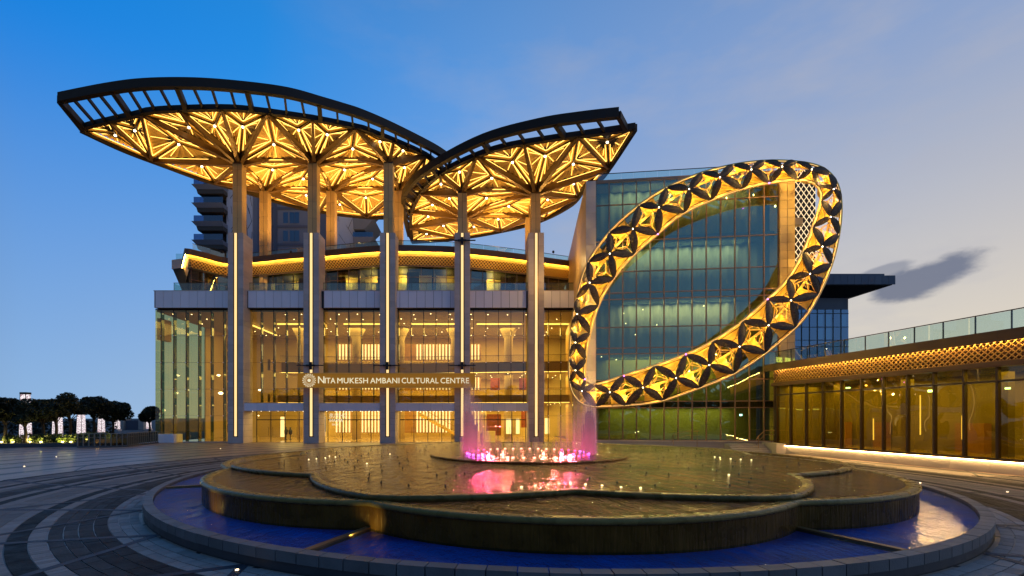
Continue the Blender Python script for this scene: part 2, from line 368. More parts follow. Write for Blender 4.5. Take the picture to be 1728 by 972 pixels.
rings = [(.25, 'L', .5), (.25, 'L', .5), (.25, 'L', .5), (.32, 'D', .8), (.32, 'D', .8), (.3, 'M', .8), (.3, 'M', .8), (.35, 'L', .2), (.40, 'K', .9), (.37, 'L', .2),
         (.5, 'G', .6), (.5, 'G', .6), (.42, 'L', .2), (.40, 'K', .9), (.42, 'L', .2), (.5, 'D', .8), (.5, 'M', .8), (.42, 'G', .55), (.42, 'L', .55), (.40, 'K', .9), (.42, 'L', .2), (.5, 'G', .6), (.5, 'G', .6), (.45, 'D', .9)]
cells = []; r = FR + .06
for w, tone, tl in rings:
    n = int(2 * PI * r / tl); off = random.random()
    for i in range(n):
        a0 = 2 * PI * (i + off) / n; a1 = 2 * PI * (i + 1 + off) / n; am = (a0 + a1) / 2
        c = FC + Vector((math.cos(am), math.sin(am), 0)) * (r + w / 2)
        if c.y < 6 or c.y > 40: continue
        px = CX + c.x / c.y * F; py = CY + HC / c.y * F
        if px < -60 or px > 1790 or py > 1010: continue
        if c.x > 25.5 and c.y > 24: continue
        cells.append((c.length * (1.0 if tl > .3 else 1.25) + (0 if -5 < px < 1733 and py < 975 else 200), r, w, a0, a1, tone, c))
    r += w
R_OUT = r
cells.sort(key=lambda q: q[0])
def sector(mb, r0, r1, a0, a1, z0, z1, o=FC, gap=.010):
    g0 = gap / r0; a0 += g0; a1 -= g0; r0 += gap; r1 -= gap
    pt = lambda rr, a: (o.x + rr * math.cos(a), o.y + rr * math.sin(a))
    mb.prism([pt(r0, a0), pt(r1, a0), pt(r1, a1), pt(r0, a1)], z0, z1)
rest = MB(); rest_idx = []; keys = list(tones)
for i, (d, r0, w, a0, a1, tone, c) in enumerate(cells):
    z1 = .016 + random.uniform(-.003, .003)
    if i < 300:
        m = MB(); sector(m, r0, r0 + w, a0, a1, .002, z1); m.build('paving_stone', 'paver_' + tone, plaza)
    else:
        sector(rest, r0, r0 + w, a0, a1, .002, z1); rest_idx += [keys.index(tone)] * 6
o = rest.build('paving_stones', None, plaza, kind='stuff')
for k in keys: o.data.materials.append(MATS['paver_' + k])
o.data.polygons.foreach_set('material_index', rest_idx)
# dark granite inlays that fan out from the rim and cross each other
material('inlay', (.050, .052, .066), .6, var=.3, vscale=3, bump=.3, bscale=30, spec=.25)
for k in range(24):
    a = 2 * PI * k / 24 + .05
    if math.sin(a) > .55: continue
    for sgn in (-1, 1):
        path = []
        for s in range(9):
            q = s / 8; rr = FR + .05 + q * (R_OUT - FR); aa = a + sgn * .26 * (q ** .8)
            path.append(Vector((FC.x + rr * math.cos(aa), FC.y + rr * math.sin(aa), 0)))
        if max(p.x for p in path) > 27: continue
        MB().sweep(path, [(-.10, .0175 + .002 * (sgn > 0)), (.10, .0175 + .002 * (sgn > 0)), (.10, .0225 + .002 * (sgn > 0)), (-.10, .0225 + .002 * (sgn > 0))]).build('inlay_strip', 'inlay', plaza)
# ================================================================== fountain
def water_material(name, base, rough, strength, sx, sy, film=False):
    m = bpy.data.materials.new(name); m.use_nodes = True; t = m.node_tree; MATS[name] = m
    b = t.nodes['Principled BSDF']; b.inputs['Base Color'].default_value = (*base, 1); b.inputs['Roughness'].default_value = rough; b.inputs['Specular IOR Level'].default_value = .22 if name == 'water_tier' else .32; b.inputs['Specular Tint'].default_value = (1, .62, .36, 1)
    c = t.nodes.new('ShaderNodeTexCoord'); mp = t.nodes.new('ShaderNodeMapping'); t.links.new(c.outputs['Object'], mp.inputs[0]); mp.inputs['Scale'].default_value = (sx, sy, 1)
    n = t.nodes.new('ShaderNodeTexNoise'); n.inputs['Scale'].default_value = 1.0; n.inputs['Detail'].default_value = 5; n.inputs['Roughness'].default_value = .62; t.links.new(mp.outputs[0], n.inputs['Vector'])
    bp = t.nodes.new('ShaderNodeBump'); bp.inputs['Strength'].default_value = strength; bp.inputs['Distance'].default_value = .30 if film else .40; t.links.new(n.outputs['Fac'], bp.inputs['Height']); t.links.new(bp.outputs[0], b.inputs['Normal'])
    if film:     # wet stone with pale mineral patches under a film of water
        n2 = t.nodes.new('ShaderNodeTexNoise'); n2.inputs['Scale'].default_value = .28; n2.inputs['Detail'].default_value = 7; t.links.new(c.outputs['Object'], n2.inputs['Vector'])
        cr = t.nodes.new('ShaderNodeValToRGB'); cr.color_ramp.elements[0].position = .42; cr.color_ramp.elements[1].position = .72
        cr.color_ramp.elements[0].color = (*base, 1); cr.color_ramp.elements[1].color = (base[0] * 2.4, base[1] * 2.3, base[2] * 2.4, 1)
        t.links.new(n2.outputs['Fac'], cr.inputs[0]); t.links.new(cr.outputs[0], b.inputs['Base Color'])
    else:        # clear shallow water
        b.inputs['Roughness'].default_value = rough
        o = t.nodes['Material Output']; mx = t.nodes.new('ShaderNodeMixShader'); tr = t.nodes.new('ShaderNodeBsdfTransparent'); tr.inputs[0].default_value = (.55, .75, .95, 1)
        gl = t.nodes.new('ShaderNodeBsdfGlossy'); gl.inputs['Roughness'].default_value = rough; t.links.new(bp.outputs[0], gl.inputs['Normal'])
        fr = t.nodes.new('ShaderNodeFresnel'); fr.inputs['IOR'].default_value = 1.33; t.links.new(bp.outputs[0], fr.inputs['Normal'])
        fm = t.nodes.new('ShaderNodeMath'); fm.operation = 'MULTIPLY'; fm.inputs[1].default_value = .75; t.links.new(fr.outputs[0], fm.inputs[0]); t.links.new(fm.outputs[0], mx.inputs[0]); t.links.new(tr.outputs[0], mx.inputs[1]); t.links.new(gl.outputs[0], mx.inputs[2]); t.links.new(mx.outputs[0], o.inputs[0])
water_material('water_pool', (0, .02, .1), .05, .8, 2.2, .9)
water_material('water_tier', (.10, .034, .008), .13, 1.0, 2.6, .9, film=True)
water_material('water_lower', (.09, .031, .008), .10, 1.0, 2.6, .9, film=True)
# water running down the tier walls: vertical streaks
nodes_of(MATS['coping'])[1].inputs['Specular Tint'].default_value = (1, .75, .42, 1)
t, b = nodes_of(MATS['cascade']); b.inputs['Specular Tint'].default_value = (1, .65, .35, 1); c_ = t.nodes.new('ShaderNodeTexCoord'); mp = t.nodes.new('ShaderNodeMapping'); t.links.new(c_.outputs['Object'], mp.inputs[0]); mp.inputs['Scale'].default_value = (7, 7, .7)
n_ = t.nodes.new('ShaderNodeTexNoise'); n_.inputs['Scale'].default_value = 1.6; n_.inputs['Detail'].default_value = 6; t.links.new(mp.outputs[0], n_.inputs['Vector']); bp = t.nodes.new('ShaderNodeBump'); bp.inputs['Strength'].default_value = 1; bp.inputs['Distance'].default_value = .06; t.links.new(n_.outputs['Fac'], bp.inputs['Height']); t.links.new(bp.outputs[0], b.inputs['Normal'])
fountain = thing('fountain', 'large round fountain of stepped dark petals in a blue basin on the plaza', 'fountain', FC)
nseg = 186
rm = MB(); sector(rm, FR - .30, FR, 0, 2 * PI / nseg, .20, .42, Vector((0, 0, 0)), .012); rim_me = rm.mesh('rim_stone', MATS['concrete'])
material('rim_granite', (.16, .15, .15), .55, var=.18, vscale=2.5, bump=.25, bscale=25); rim_me.materials[0] = MATS['rim_granite']
for i in range(nseg): link('rim_stone', rim_me, fountain, (0, 0, random.uniform(-.004, .004)), (0, 0, 2 * PI * i / nseg))
circ = lambda rr, n=160: [Vector((FC.x + rr * math.cos(2 * PI * i / n), FC.y + rr * math.sin(2 * PI * i / n), 0)) for i in range(n)]
material('granite_dark', (.06, .06, .068), .5, var=.2, vscale=2)
MB().sweep(circ(FR - .18), [(-.16, .0), (.13, .0), (.13, .195), (-.16, .195)], True).build('rim_base', 'granite_dark', fountain)
MB().prism(circ(FR - .3, 96), .004, .30).build('basin_floor', 'pool_tile', fountain)
for k in range(32):
    a = 2 * PI * (k + .5) / 32; lamp('pool_fill', fountain, 'AREA', (15.0 * math.cos(a), 15.0 * math.sin(a), .345), .7, (.0, .40, 1), 1.3, 3.1, rot=(0, 0, a))  # unseen sheets of light facing down, added for the underwater blue glow
def lower_r(a):
    t = ((a + PI / 2 + PI / 8) % (PI / 4)) / (PI / 8) - 1; return 14.72 - 1.0 * abs(t) ** 2.1
def upper_r(a):
    t = ((a + PI / 2) % (PI / 4)) / (PI / 8) - 1; return 13.62 - 1.95 * abs(t) ** 1.25
NA = 320
def outline(fn, d=0):
    return [Vector((FC.x + (fn(a) + d) * math.cos(a), FC.y + (fn(a) + d) * math.sin(a), 0)) for a in [-PI / 2 - PI / 8 + 2 * PI * i / NA for i in range(NA)]]
m = MB(); m.sweep(outline(lower_r), [(-.25, .05), (0, .05), (0, .90), (-.25, .90)], True); m.build('tier_wall', 'cascade', fountain)
m = MB(); m.sweep(outline(lower_r), [(-.30, .90), (.03, .90), (.055, .94), (.045, 1.0), (-.02, 1.035), (-.30, 1.03)], True); m.build('tier_coping', 'coping', fountain, smooth=True)
m = MB(); m.prism(outline(lower_r, -.22), .86, 1.022); m.build('tier_water', 'water_lower', fountain)
m = MB(); m.sweep(outline(upper_r), [(-.25, 1.0), (0, 1.0), (.03, 1.06), (.03, 1.12), (-.03, 1.152), (-.25, 1.15)], True); m.build('upper_coping', 'coping', fountain, smooth=True)
m = MB(); m.prism(outline(upper_r, -.2), 1.0, 1.142); m.build('upper_water', 'water_tier', fountain)
# pool water: a ring between the tier wall and the rim
w = MB(); oa = outline(lower_r, -.1); N = NA
w.v = oa + [Vector((FC.x + (FR - .26) * (p - FC).normalized().x, FC.y + (FR - .26) * (p - FC).normalized().y, 0)) for p in oa]; w.v = [Vector((p.x, p.y, .355)) for p in w.v]
w.f = [[i, N + i, N + (i + 1) % N, (i + 1) % N] for i in range(N)]; w.build('pool_water', 'water_pool', fountain)
for k in range(8):
    a = -PI / 2 + PI / 8 + k * PI / 4; d = Vector((math.cos(a), math.sin(a), 0))
    MB().beam(FC + d * 13.7 + Vector((0, 0, .345)), FC + d * (FR - .35) + Vector((0, 0, .345)), .16, .10).build('divider', 'bronze', fountain)
MB().lathe(FC, [(5.0, 1.10), (5.0, 1.20), (4.93, 1.235), (4.5, 1.24), (0, 1.24)], 72).build('centre_disc', 'water_tier', fountain)
nz = MB().lathe((0, 0, 0), [(.026, 0), (.026, .035), (.016, .04), (.016, .06)], 8).mesh('nozzle', MATS['black'])
for k in range(8):
    a = -PI / 2 + PI / 8 + k * PI / 4; c = Vector((math.cos(a), math.sin(a), 0)) * 9.1
    for j in range(16):
        b_ = 2 * PI * j / 16; link('nozzle', nz, fountain, c + Vector((math.cos(b_) * 2.75, math.sin(b_) * 2.75, 1.14)))
    for j in range(4): link('nozzle', nz, fountain, c + Vector((math.cos(j * PI / 2 + .4) * .5, math.sin(j * PI / 2 + .4) * .5, 1.14)))
for j in range(26): link('nozzle', nz, fountain, Vector((math.cos(2 * PI * j / 26) * 2.0 + random.uniform(-.4, .4), math.sin(2 * PI * j / 26) * 2.0, 1.235)))
lmesh = {k: MB().lathe((0, 0, 0), [(.06, 0), (.06, .025), (.03, .04)], 10).mesh('ring_lamp', MATS[k]) for k in ('pink_led', 'pink_white_led', 'magenta_led')}
for j in range(40):
    a = 2 * PI * j / 40; side = abs(math.cos(a))
    k = 'magenta_led' if side > .9 and math.cos(a) > 0 or (side > .8 and math.sin(a) < 0 and math.cos(a) < 0) else ('pink_led' if side > .62 else 'pink_white_led')
    link('ring_lamp', lmesh[k], fountain, (3.12 * math.cos(a), 3.12 * math.sin(a), 1.24))
for j in range(12):
    a = 2 * PI * j / 12; s = abs(math.cos(a)) ** 2
    lamp('ring_lamp_light', fountain, 'POINT', (2.3 * math.cos(a), 2.3 * math.sin(a), 1.36), 3 + 70 * s, (1, .035 + .2 * (1 - s), .17 - .04 * (1 - s)), .03)
# water jets: a round curtain of thin streams, falling back in droplets
m = bpy.data.materials.new('jet_water'); m.use_nodes = True; t = m.node_tree; t.nodes.clear(); MATS['jet_water'] = m
o_ = t.nodes.new('ShaderNodeOutputMaterial'); mx = t.nodes.new('ShaderNodeMixShader'); tr = t.nodes.new('ShaderNodeBsdfTransparent'); ts = t.nodes.new('ShaderNodeBsdfTranslucent'); df = t.nodes.new('ShaderNodeBsdfDiffuse'); ad = t.nodes.new('ShaderNodeMixShader')
ts.inputs[0].default_value = (.95, .95, .98, 1); df.inputs[0].default_value = (.95, .95, .98, 1); ad.inputs[0].default_value = .5
t.links.new(ts.outputs[0], ad.inputs[1]); t.links.new(df.outputs[0], ad.inputs[2]); mx.inputs[0].default_value = .055
t.links.new(tr.outputs[0], mx.inputs[1]); t.links.new(ad.outputs[0], mx.inputs[2]); t.links.new(mx.outputs[0], o_.inputs[0])
for j in range(40):
    a = 2 * PI * (j + .5) / 40; m = MB(); side = abs(math.cos(a))
    for q in range(7):
        h = random.uniform(.3, .9) + (2.8 if side > .8 else 0) * random.random(); rr = 3.3 + random.gauss(0, .13); aa = a + random.gauss(0, .05); b0 = FC + Vector((rr * math.cos(aa), rr * math.sin(aa), 1.25))
        m.tube([b0, b0 + Vector((0, 0, h * .6)), b0 + Vector((random.uniform(-.05, .05), 0, h))], [random.uniform(.03, .07), .035, .006], 5, cap=False)
    m.build('water_jet', 'jet_water', fountain, smooth=True)
for j, (dx, dy, h) in enumerate([(-2.3, .4, 2.6), (-.9, -.6, 1.8), (.15, .5, 3.9), (.75, -.2, 4.2), (1.7, .6, 2.2), (2.4, -.3, 1.7), (-1.6, .8, 1.5)]):
    b0 = FC + Vector((dx, dy, 1.24)); MB().tube([b0, b0 + Vector((0, 0, h * .7)), b0 + Vector((.03, 0, h))], [.028, .024, .008], 6).build('water_jet', 'jet_water', fountain, smooth=True)
mist = MATS['jet_water'].copy(); mist.name = 'mist_water'; MATS['mist_water'] = mist
[n for n in mist.node_tree.nodes if n.type == 'MIX_SHADER' and not n.inputs[0].is_linked and abs(n.inputs[0].default_value - .5) > .01][0].inputs[0].default_value = .04
for j in range(40):
    a = 2 * PI * j / 40; side = abs(math.cos(a)); b0 = FC + Vector((3.2 * math.cos(a), 3.2 * math.sin(a), 1.25)); m = MB(); h = 1.0 + 2.6 * max(0, side - .55) / .45
    if side < .62: continue
    for q in range(3): m.tube([b0 + Vector((.08 * q, .05 * q, 0)), b0 + Vector((.05, 0, h * .5)), b0 + Vector((random.uniform(-.15, .15), 0, h * (.6 + .25 * q)))], [.24, .26, .16], 8, cap=False)
    m.build('water_mist', 'mist_water', fountain, smooth=True)
# small lights set into the tiers
sl_me = MB().lathe((0, 0, 0), [(.03, 0), (.03, .015), (.012, .02)], 8).mesh('tier_light', MATS['uplight'])
for px, py in [(850, 823), (880, 821.5), (903, 819.5), (925, 817.5), (943, 815.5), (963, 815), (988, 817), (1016, 819), (1048, 822), (1081, 823), (521, 775), (534, 774), (549, 772.5), (556, 769.5), (566, 771), (619, 782), (658, 766), (1206, 771), (1215, 772), (1233, 774), (1250, 775), (1268, 776), (1230, 801)]:
    p = G(px, py, 1.15) - FC; link('tier_light', sl_me, fountain, (p.x, p.y, 1.142))
for px, py, e in ((425, 858, 40), (668, 880, 55)):
    p = G(px, py, .3); d = (p - FC); d.z = 0; q = d.normalized() * (lower_r(math.atan2(d.y, d.x)) + .8); lamp('underwater_lamp', fountain, 'SPOT', (q.x, q.y, .37), e * .45, (1, .88, .25), .02, rot=(PI / 2 + .3, 0, math.atan2(d.y, d.x) + PI / 2), spot=1.5, blend=.9)
plz = MB().lathe((0, 0, 0), [(.035, 0), (.035, .015), (.02, .02)], 8).mesh('pavement_light', MATS['pavement_light'])
for i, (px, py) in enumerate([(400, 962), (1641, 877), (1553, 815), (95, 771), (41, 787), (395, 781), (372, 757), (1700, 830)]):
    p = G(px, py, .02); link('pavement_light', plz, None, (p.x, p.y, .018), label=['small round light set in the paving near the lower edge of the picture', 'small round light set in the paving right of the basin rim', 'small round light in the paving between basin and lit plinth', 'small round light in the paving left, below the railing', 'small round light in the far left paving', 'bright round light in the paving at the far left end of the basin', 'small round light in the paving before the first stone pier', 'small round light in the paving nearest the lit plinth'][i], cat='ground light', group='lights set in the paving')
# ================================================================== main building
YF = 55.5                                                     # plane of the pier fronts
pxX = lambda px, Y=YF: (px - CX) / F * Y
zz = lambda py, Y=YF: HC - (py - CY) / F * Y
main = thing('main_building', 'cultural centre with tall lit glass lobby behind stone piers', 'building', (-12, YF, 0))
PIER = [pxX(397.5), pxX(525), pxX(654), pxX(780), pxX(905)]; PW = 1.85; PD = 2.3; ZS0, ZS1, ZPT = 16.5, 18.56, 25.3
BL, BR = -39.8, 12.6
YG = 57.2
# piers: coursed stone blocks round a lit slot
core = MB().box(-PW / 2 + .06, PW / 2 - .06, .12, PD - .05, 0, ZPT - .02).mesh('pier', MATS['joint'])
ch = .735; ncourse = int(ZPT / ch)
ch = ZPT / ncourse
bm_l = MB().box(-PW / 2, -.30, 0, PD, .008, ch - .008).mesh('stone_block', MATS['stone']); bm_r = MB().box(.30, PW / 2, 0, PD, .008, ch - .008).mesh('stone_block', MATS['stone'])
bm_f = MB().box(-PW / 2, PW / 2, 0, PD, .008, ch - .008).mesh('stone_block', MATS['stone'])
slot = MB().box(-.14, .14, -.01, .10, 0.0, ZPT - .9).mesh('light_strip', MATS['led_pier'])
trim = MB().box(-.29, -.15, .0, .12, 0, ZPT - .9).box(.15, .29, .0, .12, 0, ZPT - .9).mesh('light_frame', MATS['bronze'])
for x in PIER:
    L = (x + 12, 0, 0); p = link('pier', core, main, L)
    for k in range(ncourse):
        z = k * ch
        if k == 0: link('stone_block', bm_f, p, (0, 0, z))
        else: link('stone_block', bm_l, p, (0, 0, z)); link('stone_block', bm_r, p, (0, 0, z))
    link('light_strip', slot, p, (0, 0, .85)); link('light_frame', trim, p, (0, 0, .85))
# brackets across the light strips
for px, py in ((525, 617), (654, 617), (780, 617), (780, 407)):
    X = pxX(px); z = zz(py); MB().box(X - 1.6, X + 1.6, YF - .32, YF - .2, z - .06, z + .06).box(X - .14, X + .14, YF - .26, YF - .02, z - .5, z + .42).box(X - .5, X + .5, YF - .36, YF - .16, z - .1, z + .1).build('flag_bracket', 'dark_metal', main)
# spandrel band of pale panels
MB().box(BL + .4, BR, 56.5, 58.4, ZS0, ZS1 - .02).build('spandrel', 'joint', main)
sp_me = MB().box(-.495, .495, -.05, 0, .01, ZS1 - ZS0 - .01).mesh('panel', MATS['white_panel'])
X = BL + .5 + .515
while X < BR - .3:
    if not any(abs(X - p) < PW / 2 - .2 for p in PIER): link('panel', sp_me, main, (X + 12, 56.5 - YF, ZS0))
    X += 1.03
MB().box(BL + .36, BL + .42, 56.46, 58.4, ZS0 + .01, ZS1 - .02).build('panel', 'white_panel', main)
MB().box(BL + .3, BR, 56.42, 58.45, ZS1 - .018, ZS1 + .06).build('coping', 'stone', main)
MB().box(BL - .5, BL, 58.2, 60.2, 12.9, 15.6).build('side_louvre_box', 'stone', main)
# lobby glazing: one pane per bay of the grid, green glass fins and steel fittings behind the joints
GX = 1.547; x0 = pxX(271.6, YG)
cols = []; X = x0 - GX
while X < BR: cols.append(X); X += GX
pane_me = {}
def pane(X0, X1, z0, z1, Y, mat='glass_lobby', par=main, name='pane'):
    key = (round(X1 - X0, 2), round(z1 - z0, 2), mat)
    if key not in pane_me: pane_me[key] = MB().box(.008, X1 - X0 - .008, -.012, .012, .008, z1 - z0 - .008).mesh('pane', MATS[mat])
    L = par.matrix_basis.inverted() @ Vector((X0, Y, z0)); return link(name, pane_me[key], par, L)
gw = MB().box(BL, BR, YG - .02, YG + .02, ZS0 - .12, ZS0 + .02).build('glass_wall_head', 'mullion_dark', main)
fin_me = {}
fit_me = MB().lathe((0, -.06, 0), [(.03, -.05), (.075, -.02), (.075, .02), (.03, .05)], 8).mesh('spider_fitting', MATS['white_panel'])
dk_me = MB().box(-.03, .03, .04, .18, 0, 1.55).mesh('fin_clamp', MATS['dark_metal'])
for X in cols:
    if X < BL: continue
    bay = sum(X > p for p in PIER); entrance = 1 <= bay <= 4
    zb = 4.9 if entrance else (1.05 if bay == 0 and X < -38.5 else 0.0)
    if any(abs(X - p) < .7 for p in PIER): continue
    k = round(zb, 2)
    if k not in fin_me: fin_me[k] = MB().box(-.014, .014, .05, .62, zb, ZS0 - .12).mesh('glass_fin', MATS['glass_fin'])
    link('glass_fin', fin_me[k], main, (X + 12, YG - YF, 0))
    for r in range(1, 5):
        z = 3.3 * r
        if z > zb + .2:
            link('spider_fitting', fit_me, main, (X + 12, YG - YF, z)); link('fin_clamp', dk_me, main, (X + 12, YG - YF, z - .1))
for X in cols:
    X1 = min(X + GX, BR); Xm = (X + X1) / 2; bay = sum(Xm > p for p in PIER); entrance = 1 <= bay <= 4
    if any(X > p - PW / 2 - .1 and X1 < p + PW / 2 + .1 for p in PIER) or X < BL - GX * .6: continue
    X = max(X, BL)
    for r in range(5):
        z0, z1 = 3.3 * r, min(3.3 * r + 3.3, ZS0 - .12)
        if entrance: z0 = max(z0, 4.9)
        elif Xm < -38: z0 = max(z0, 1.05)
        if z1 - z0 > .3: pane(X, X1, z0, z1, YG)
for r in range(5): # return glazing at the left corner
    z0, z1 = max(1.05, 3.3 * r), min(3.3 * r + 3.3, ZS0 - .12)
    for q in range(5): MB().box(BL - .012, BL + .012, YG + .01 + q * 2.4, YG + q * 2.4 + 2.39, z0 + .008, z1 - .008).build('pane', 'glass_lobby', main)
for z in (3.3, 6.6, 9.9, 13.2): MB().box(BL, BR, YG - .016, YG + .03, z - .012, z + .012).build('glass_joint', 'mullion_dark', main)
MB().box(BL - .05, -37.2, YG - .5, YG + 1.2, 0, 1.05).build('plinth', 'white_panel', main)
MB().box(-36.4, -30, YG - .05, YG + .2, 0, .12).build('plinth', 'stone', main)
# entrance canopies and recessed doors under them
lin = MB().box(-3.7, 3.7, 0, 2.2, 0, .95).mesh('entrance_canopy', MATS['joint'])
lp = MB().box(-.73, .73, -.05, 0, .006, .944).mesh('panel', MATS['white_panel'])
for i in range(4):
    xa, xb = PIER[i] + PW / 2, PIER[i + 1] - PW / 2; w = xb - xa
    c = MB().box(xa, xb, 55.75, 57.9, 3.88, 4.84).build('entrance_canopy', 'joint', main); n = 5; pw = w / n
    for k in range(n): MB().box(xa + k * pw + .007, xa + (k + 1) * pw - .007, 55.69, 55.752, 3.885, 4.835).build('panel', 'white_panel', c)
    MB().box(xa, xb, 55.8, 58, 4.843, 4.87).build('flashing', 'dark_metal', c)
    for k in range(7):
        a = MB().lathe((xa + (k + .5) * w / 7, 56.8, 3.85), [(.03, 0), (.03, .025)], 8).build('downlight', 'downlight', c)
    Yd = 58.9; nd = 4; dw = w / nd
    for k in range(nd + 1): MB().box(xa + k * dw - .04, xa + k * dw + .04, Yd - .05, Yd + .05, 0, 3.88).build('door_mullion', 'mullion_dark', main)
    MB().box(xa, xb, Yd - .06, Yd + .06, 2.75, 2.87).build('door_transom', 'mullion_dark', main)
    for k in range(nd):
        d = pane(xa + k * dw + .05, xa + (k + 1) * dw - .05, .05, 2.75, Yd, name='door'); pane(xa + k * dw + .05, xa + (k + 1) * dw - .05, 2.88, 3.86, Yd, name='door_light')
        h = MB().tube([(xa + (k + (.85 if k % 2 == 0 else .15)) * dw, Yd - .09, .8), (xa + (k + (.85 if k % 2 == 0 else .15)) * dw, Yd - .09, 1.9)], .02, 6).build('handle', 'dark_metal', d)
vj = {}
for X in cols:
    bay = sum(X > p for p in PIER); zb = 4.9 if 1 <= bay <= 4 else 0.0
    if X < BL or any(abs(X - p) < .9 for p in PIER): continue
    if zb not in vj: vj[zb] = MB().box(-.028, .028, -.02, .05, zb, ZS0 - .12).mesh('glass_joint', MATS['mullion_dark'])
    link('glass_joint', vj[zb], main, (X + 12, YG - YF, 0))
# ---- lobby interior
MB().box(BL + .1, BR, 57.25, 78, -.3, .03).build('lobby_floor', 'floor_marble', main)
MB().box(BL + .1, BR + 6, 77, 77.4, .0, 18).build('back_wall', 'cream_wall', main)
MB().box(BL, BL + .15, 67.5, 77, 0, 18).build('end_wall', 'cream_wall', main)
ceil = MB().box(BL + .1, BR + 6, 57.3, 77, 16.2, 16.5).build('lobby_ceiling', 'ceiling', main)
BALX = -27.6
def floor_edge(X, base):    # balcony fronts sweep in a slow curve
    return base + 1.4 * math.sin((X + 28) * .11) 
for zlo, zhi, name in ((5.1, 7.05, 0), (9.35, 11.7, 1)):
    pts = [Vector((X, floor_edge(X, 63.4 + 1.2 * name), 0)) for X in [BALX + i * 2.0 for i in range(21)]]
    pts = [p for p in pts if p.x < BR]
    m = MB(); m.sweep(pts, [(-.0, zlo), (.15, zlo), (.15, zhi - .9), (.0, zhi - .9)]); m.build('balcony_front', 'parapet', main)
    m = MB(); m.prism([(p.x, p.y + .02) for p in pts] + [(pts[-1].x, 77), (pts[0].x, 77)], zlo + .05, zlo + .5); m.build('floor_slab', 'ceiling', main)
    m = MB(); m.sweep(pts, [(.14, zlo - .02), (.17, zlo - .02), (.17, zlo + .06), (.14, zlo + .06)]); m.build('cove_light', 'led_cove', main)
    for k in range(len(pts) - 1):
        a, b_ = pts[k], pts[k + 1]; m = MB().hexa([(a.x + .02, a.y + .05, zhi - .88), (b_.x - .02, b_.y + .05, zhi - .88), (b_.x - .02, b_.y + .07, zhi - .88), (a.x + .02, a.y + .07, zhi - .88)], [(a.x + .02, a.y + .05, zhi), (b_.x - .02, b_.y + .05, zhi), (b_.x - .02, b_.y + .07, zhi), (a.x + .02, a.y + .07, zhi)])
        m.build('balcony_glass', 'glass_clear', main)
    m = MB(); m.sweep(pts, [(-.06, zhi), (.0, zhi), (.0, zhi + .06), (-.06, zhi + .06)]); m.build('handrail', 'bronze', main)
    m = MB().box(BALX - .02, BALX + .3, 61, 77, zlo, zhi - .9); m.build('balcony_end', 'parapet', main)
# bulkhead with cove light near the glass, as the bright line under the ceiling
for i in range(5):
    xa = PIER[i] + PW / 2 + .8; xb = (PIER[i + 1] - PW / 2 if i < 4 else BR) - .1
    MB().box(xa, xb, 63.0, 63.1, 15.78, 15.9).build('cove_light', 'led_cove', main)
    MB().box(xa, xb, 63.12, 64.5, 15.6, 16.19).build('bulkhead', 'ceiling', main)
MB().beam((-31.2, 60, 15.9), (-31.2, 72, 15.9), .12, .15).build('cove_light', 'led_cove', main)
MB().beam((-30.8, 60.0, 15.5), (-29.2, 60, 11.6), .1, .1).build('cove_light', 'led_cove', main)
dl = MB().lathe((0, 0, 0), [(.065, -.03), (.065, 0)], 8).mesh('downlight', MATS['downlight'])
for (z, y0, y1, xa) in ((16.19, 58.6, 75, -38.5), (9.38, 66.2, 75, -26), (5.13, 65.5, 75, -26)):
    X = xa
    while X < BR - .5:
        y = y0
        while y < y1:
            if random.random() < .72: link('downlight', dl, main, (X + 12 + random.uniform(-.25, .25), y - YF + random.uniform(-.3, .3), z))
            y += 3.0
        X += 2.35
# luminous slat screens
YS = 70.2
for z0, z1 in ((.85, 4.5), (7.3, 9.2), (11.9, 14.2)):
    me = MB().box(-.10, .10, -.05, .05, z0, z1).mesh('luminous_slat', MATS['slat_light']); X = pxX(568, YS)
    scr = MB().box(pxX(566, YS), pxX(812, YS), YS + .4, YS + .6, z0 - .1, z1 + .1).build('slat_screen', 'wood', main)
    while X < pxX(811, YS):
        pxc = CX + X / YS * F
        if not (590 < pxc < 603 or 646 < pxc < 700): link('luminous_slat', me, scr, (X + 12 - 0, YS - YF, 0))
        X += .49
for X in (-25.6, -17.6, -11.2, -3.2, 4.6): MB().lathe((X, 67.5, 0), [(.62, 0), (.62, 14.5), (.95, 15.3), (1.4, 16.2)], 24).build('round_column', 'cream', main, smooth=True)
MB().lathe((-33.5, 66.5, 0), [(.5, 0), (.5, 16.2)], 20).build('round_column', 'cream', main, smooth=True)
# staircase seen through the doors
st = MB(); n = 18
for k in range(n): st.box(-8.2 + k * .34, -7.86 + k * .34, 65.4, 67.0, 3.55 - k * .19, 3.74 - k * .19)
st = st.build('staircase', 'cream', main)
MB().beam((-8.2, 65.35, 3.5), (-2.0, 65.35, .1), .08, .32).build('stringer', 'gold_matt', st); MB().beam((-8.2, 65.35, 4.6), (-2.0, 65.35, 1.2), .06, .06).build('handrail', 'bronze', st)
material('red_panel', (.30, .07, .03), .5, var=.5, vscale=6)
for X0, X1, z0, z1, mt in ((1.4, 3.6, .4, 3.6, 'red_panel'), (6.6, 8.1, 1.6, 4.2, 'red_panel'), (3.9, 6.2, .5, 3.2, 'cream'), (-26.4, -24.9, .9, 3.3, 'dark_room'), (-23.4, -22.6, 1.0, 3.2, 'dark_room'), (2, 3.4, 7.2, 9, 'red_panel'), (6.3, 7.4, 7.2, 9, 'red_panel')):
    MB().box(X0, X1, 69, 69.3, z0, z1).build('display_panel', mt, main)
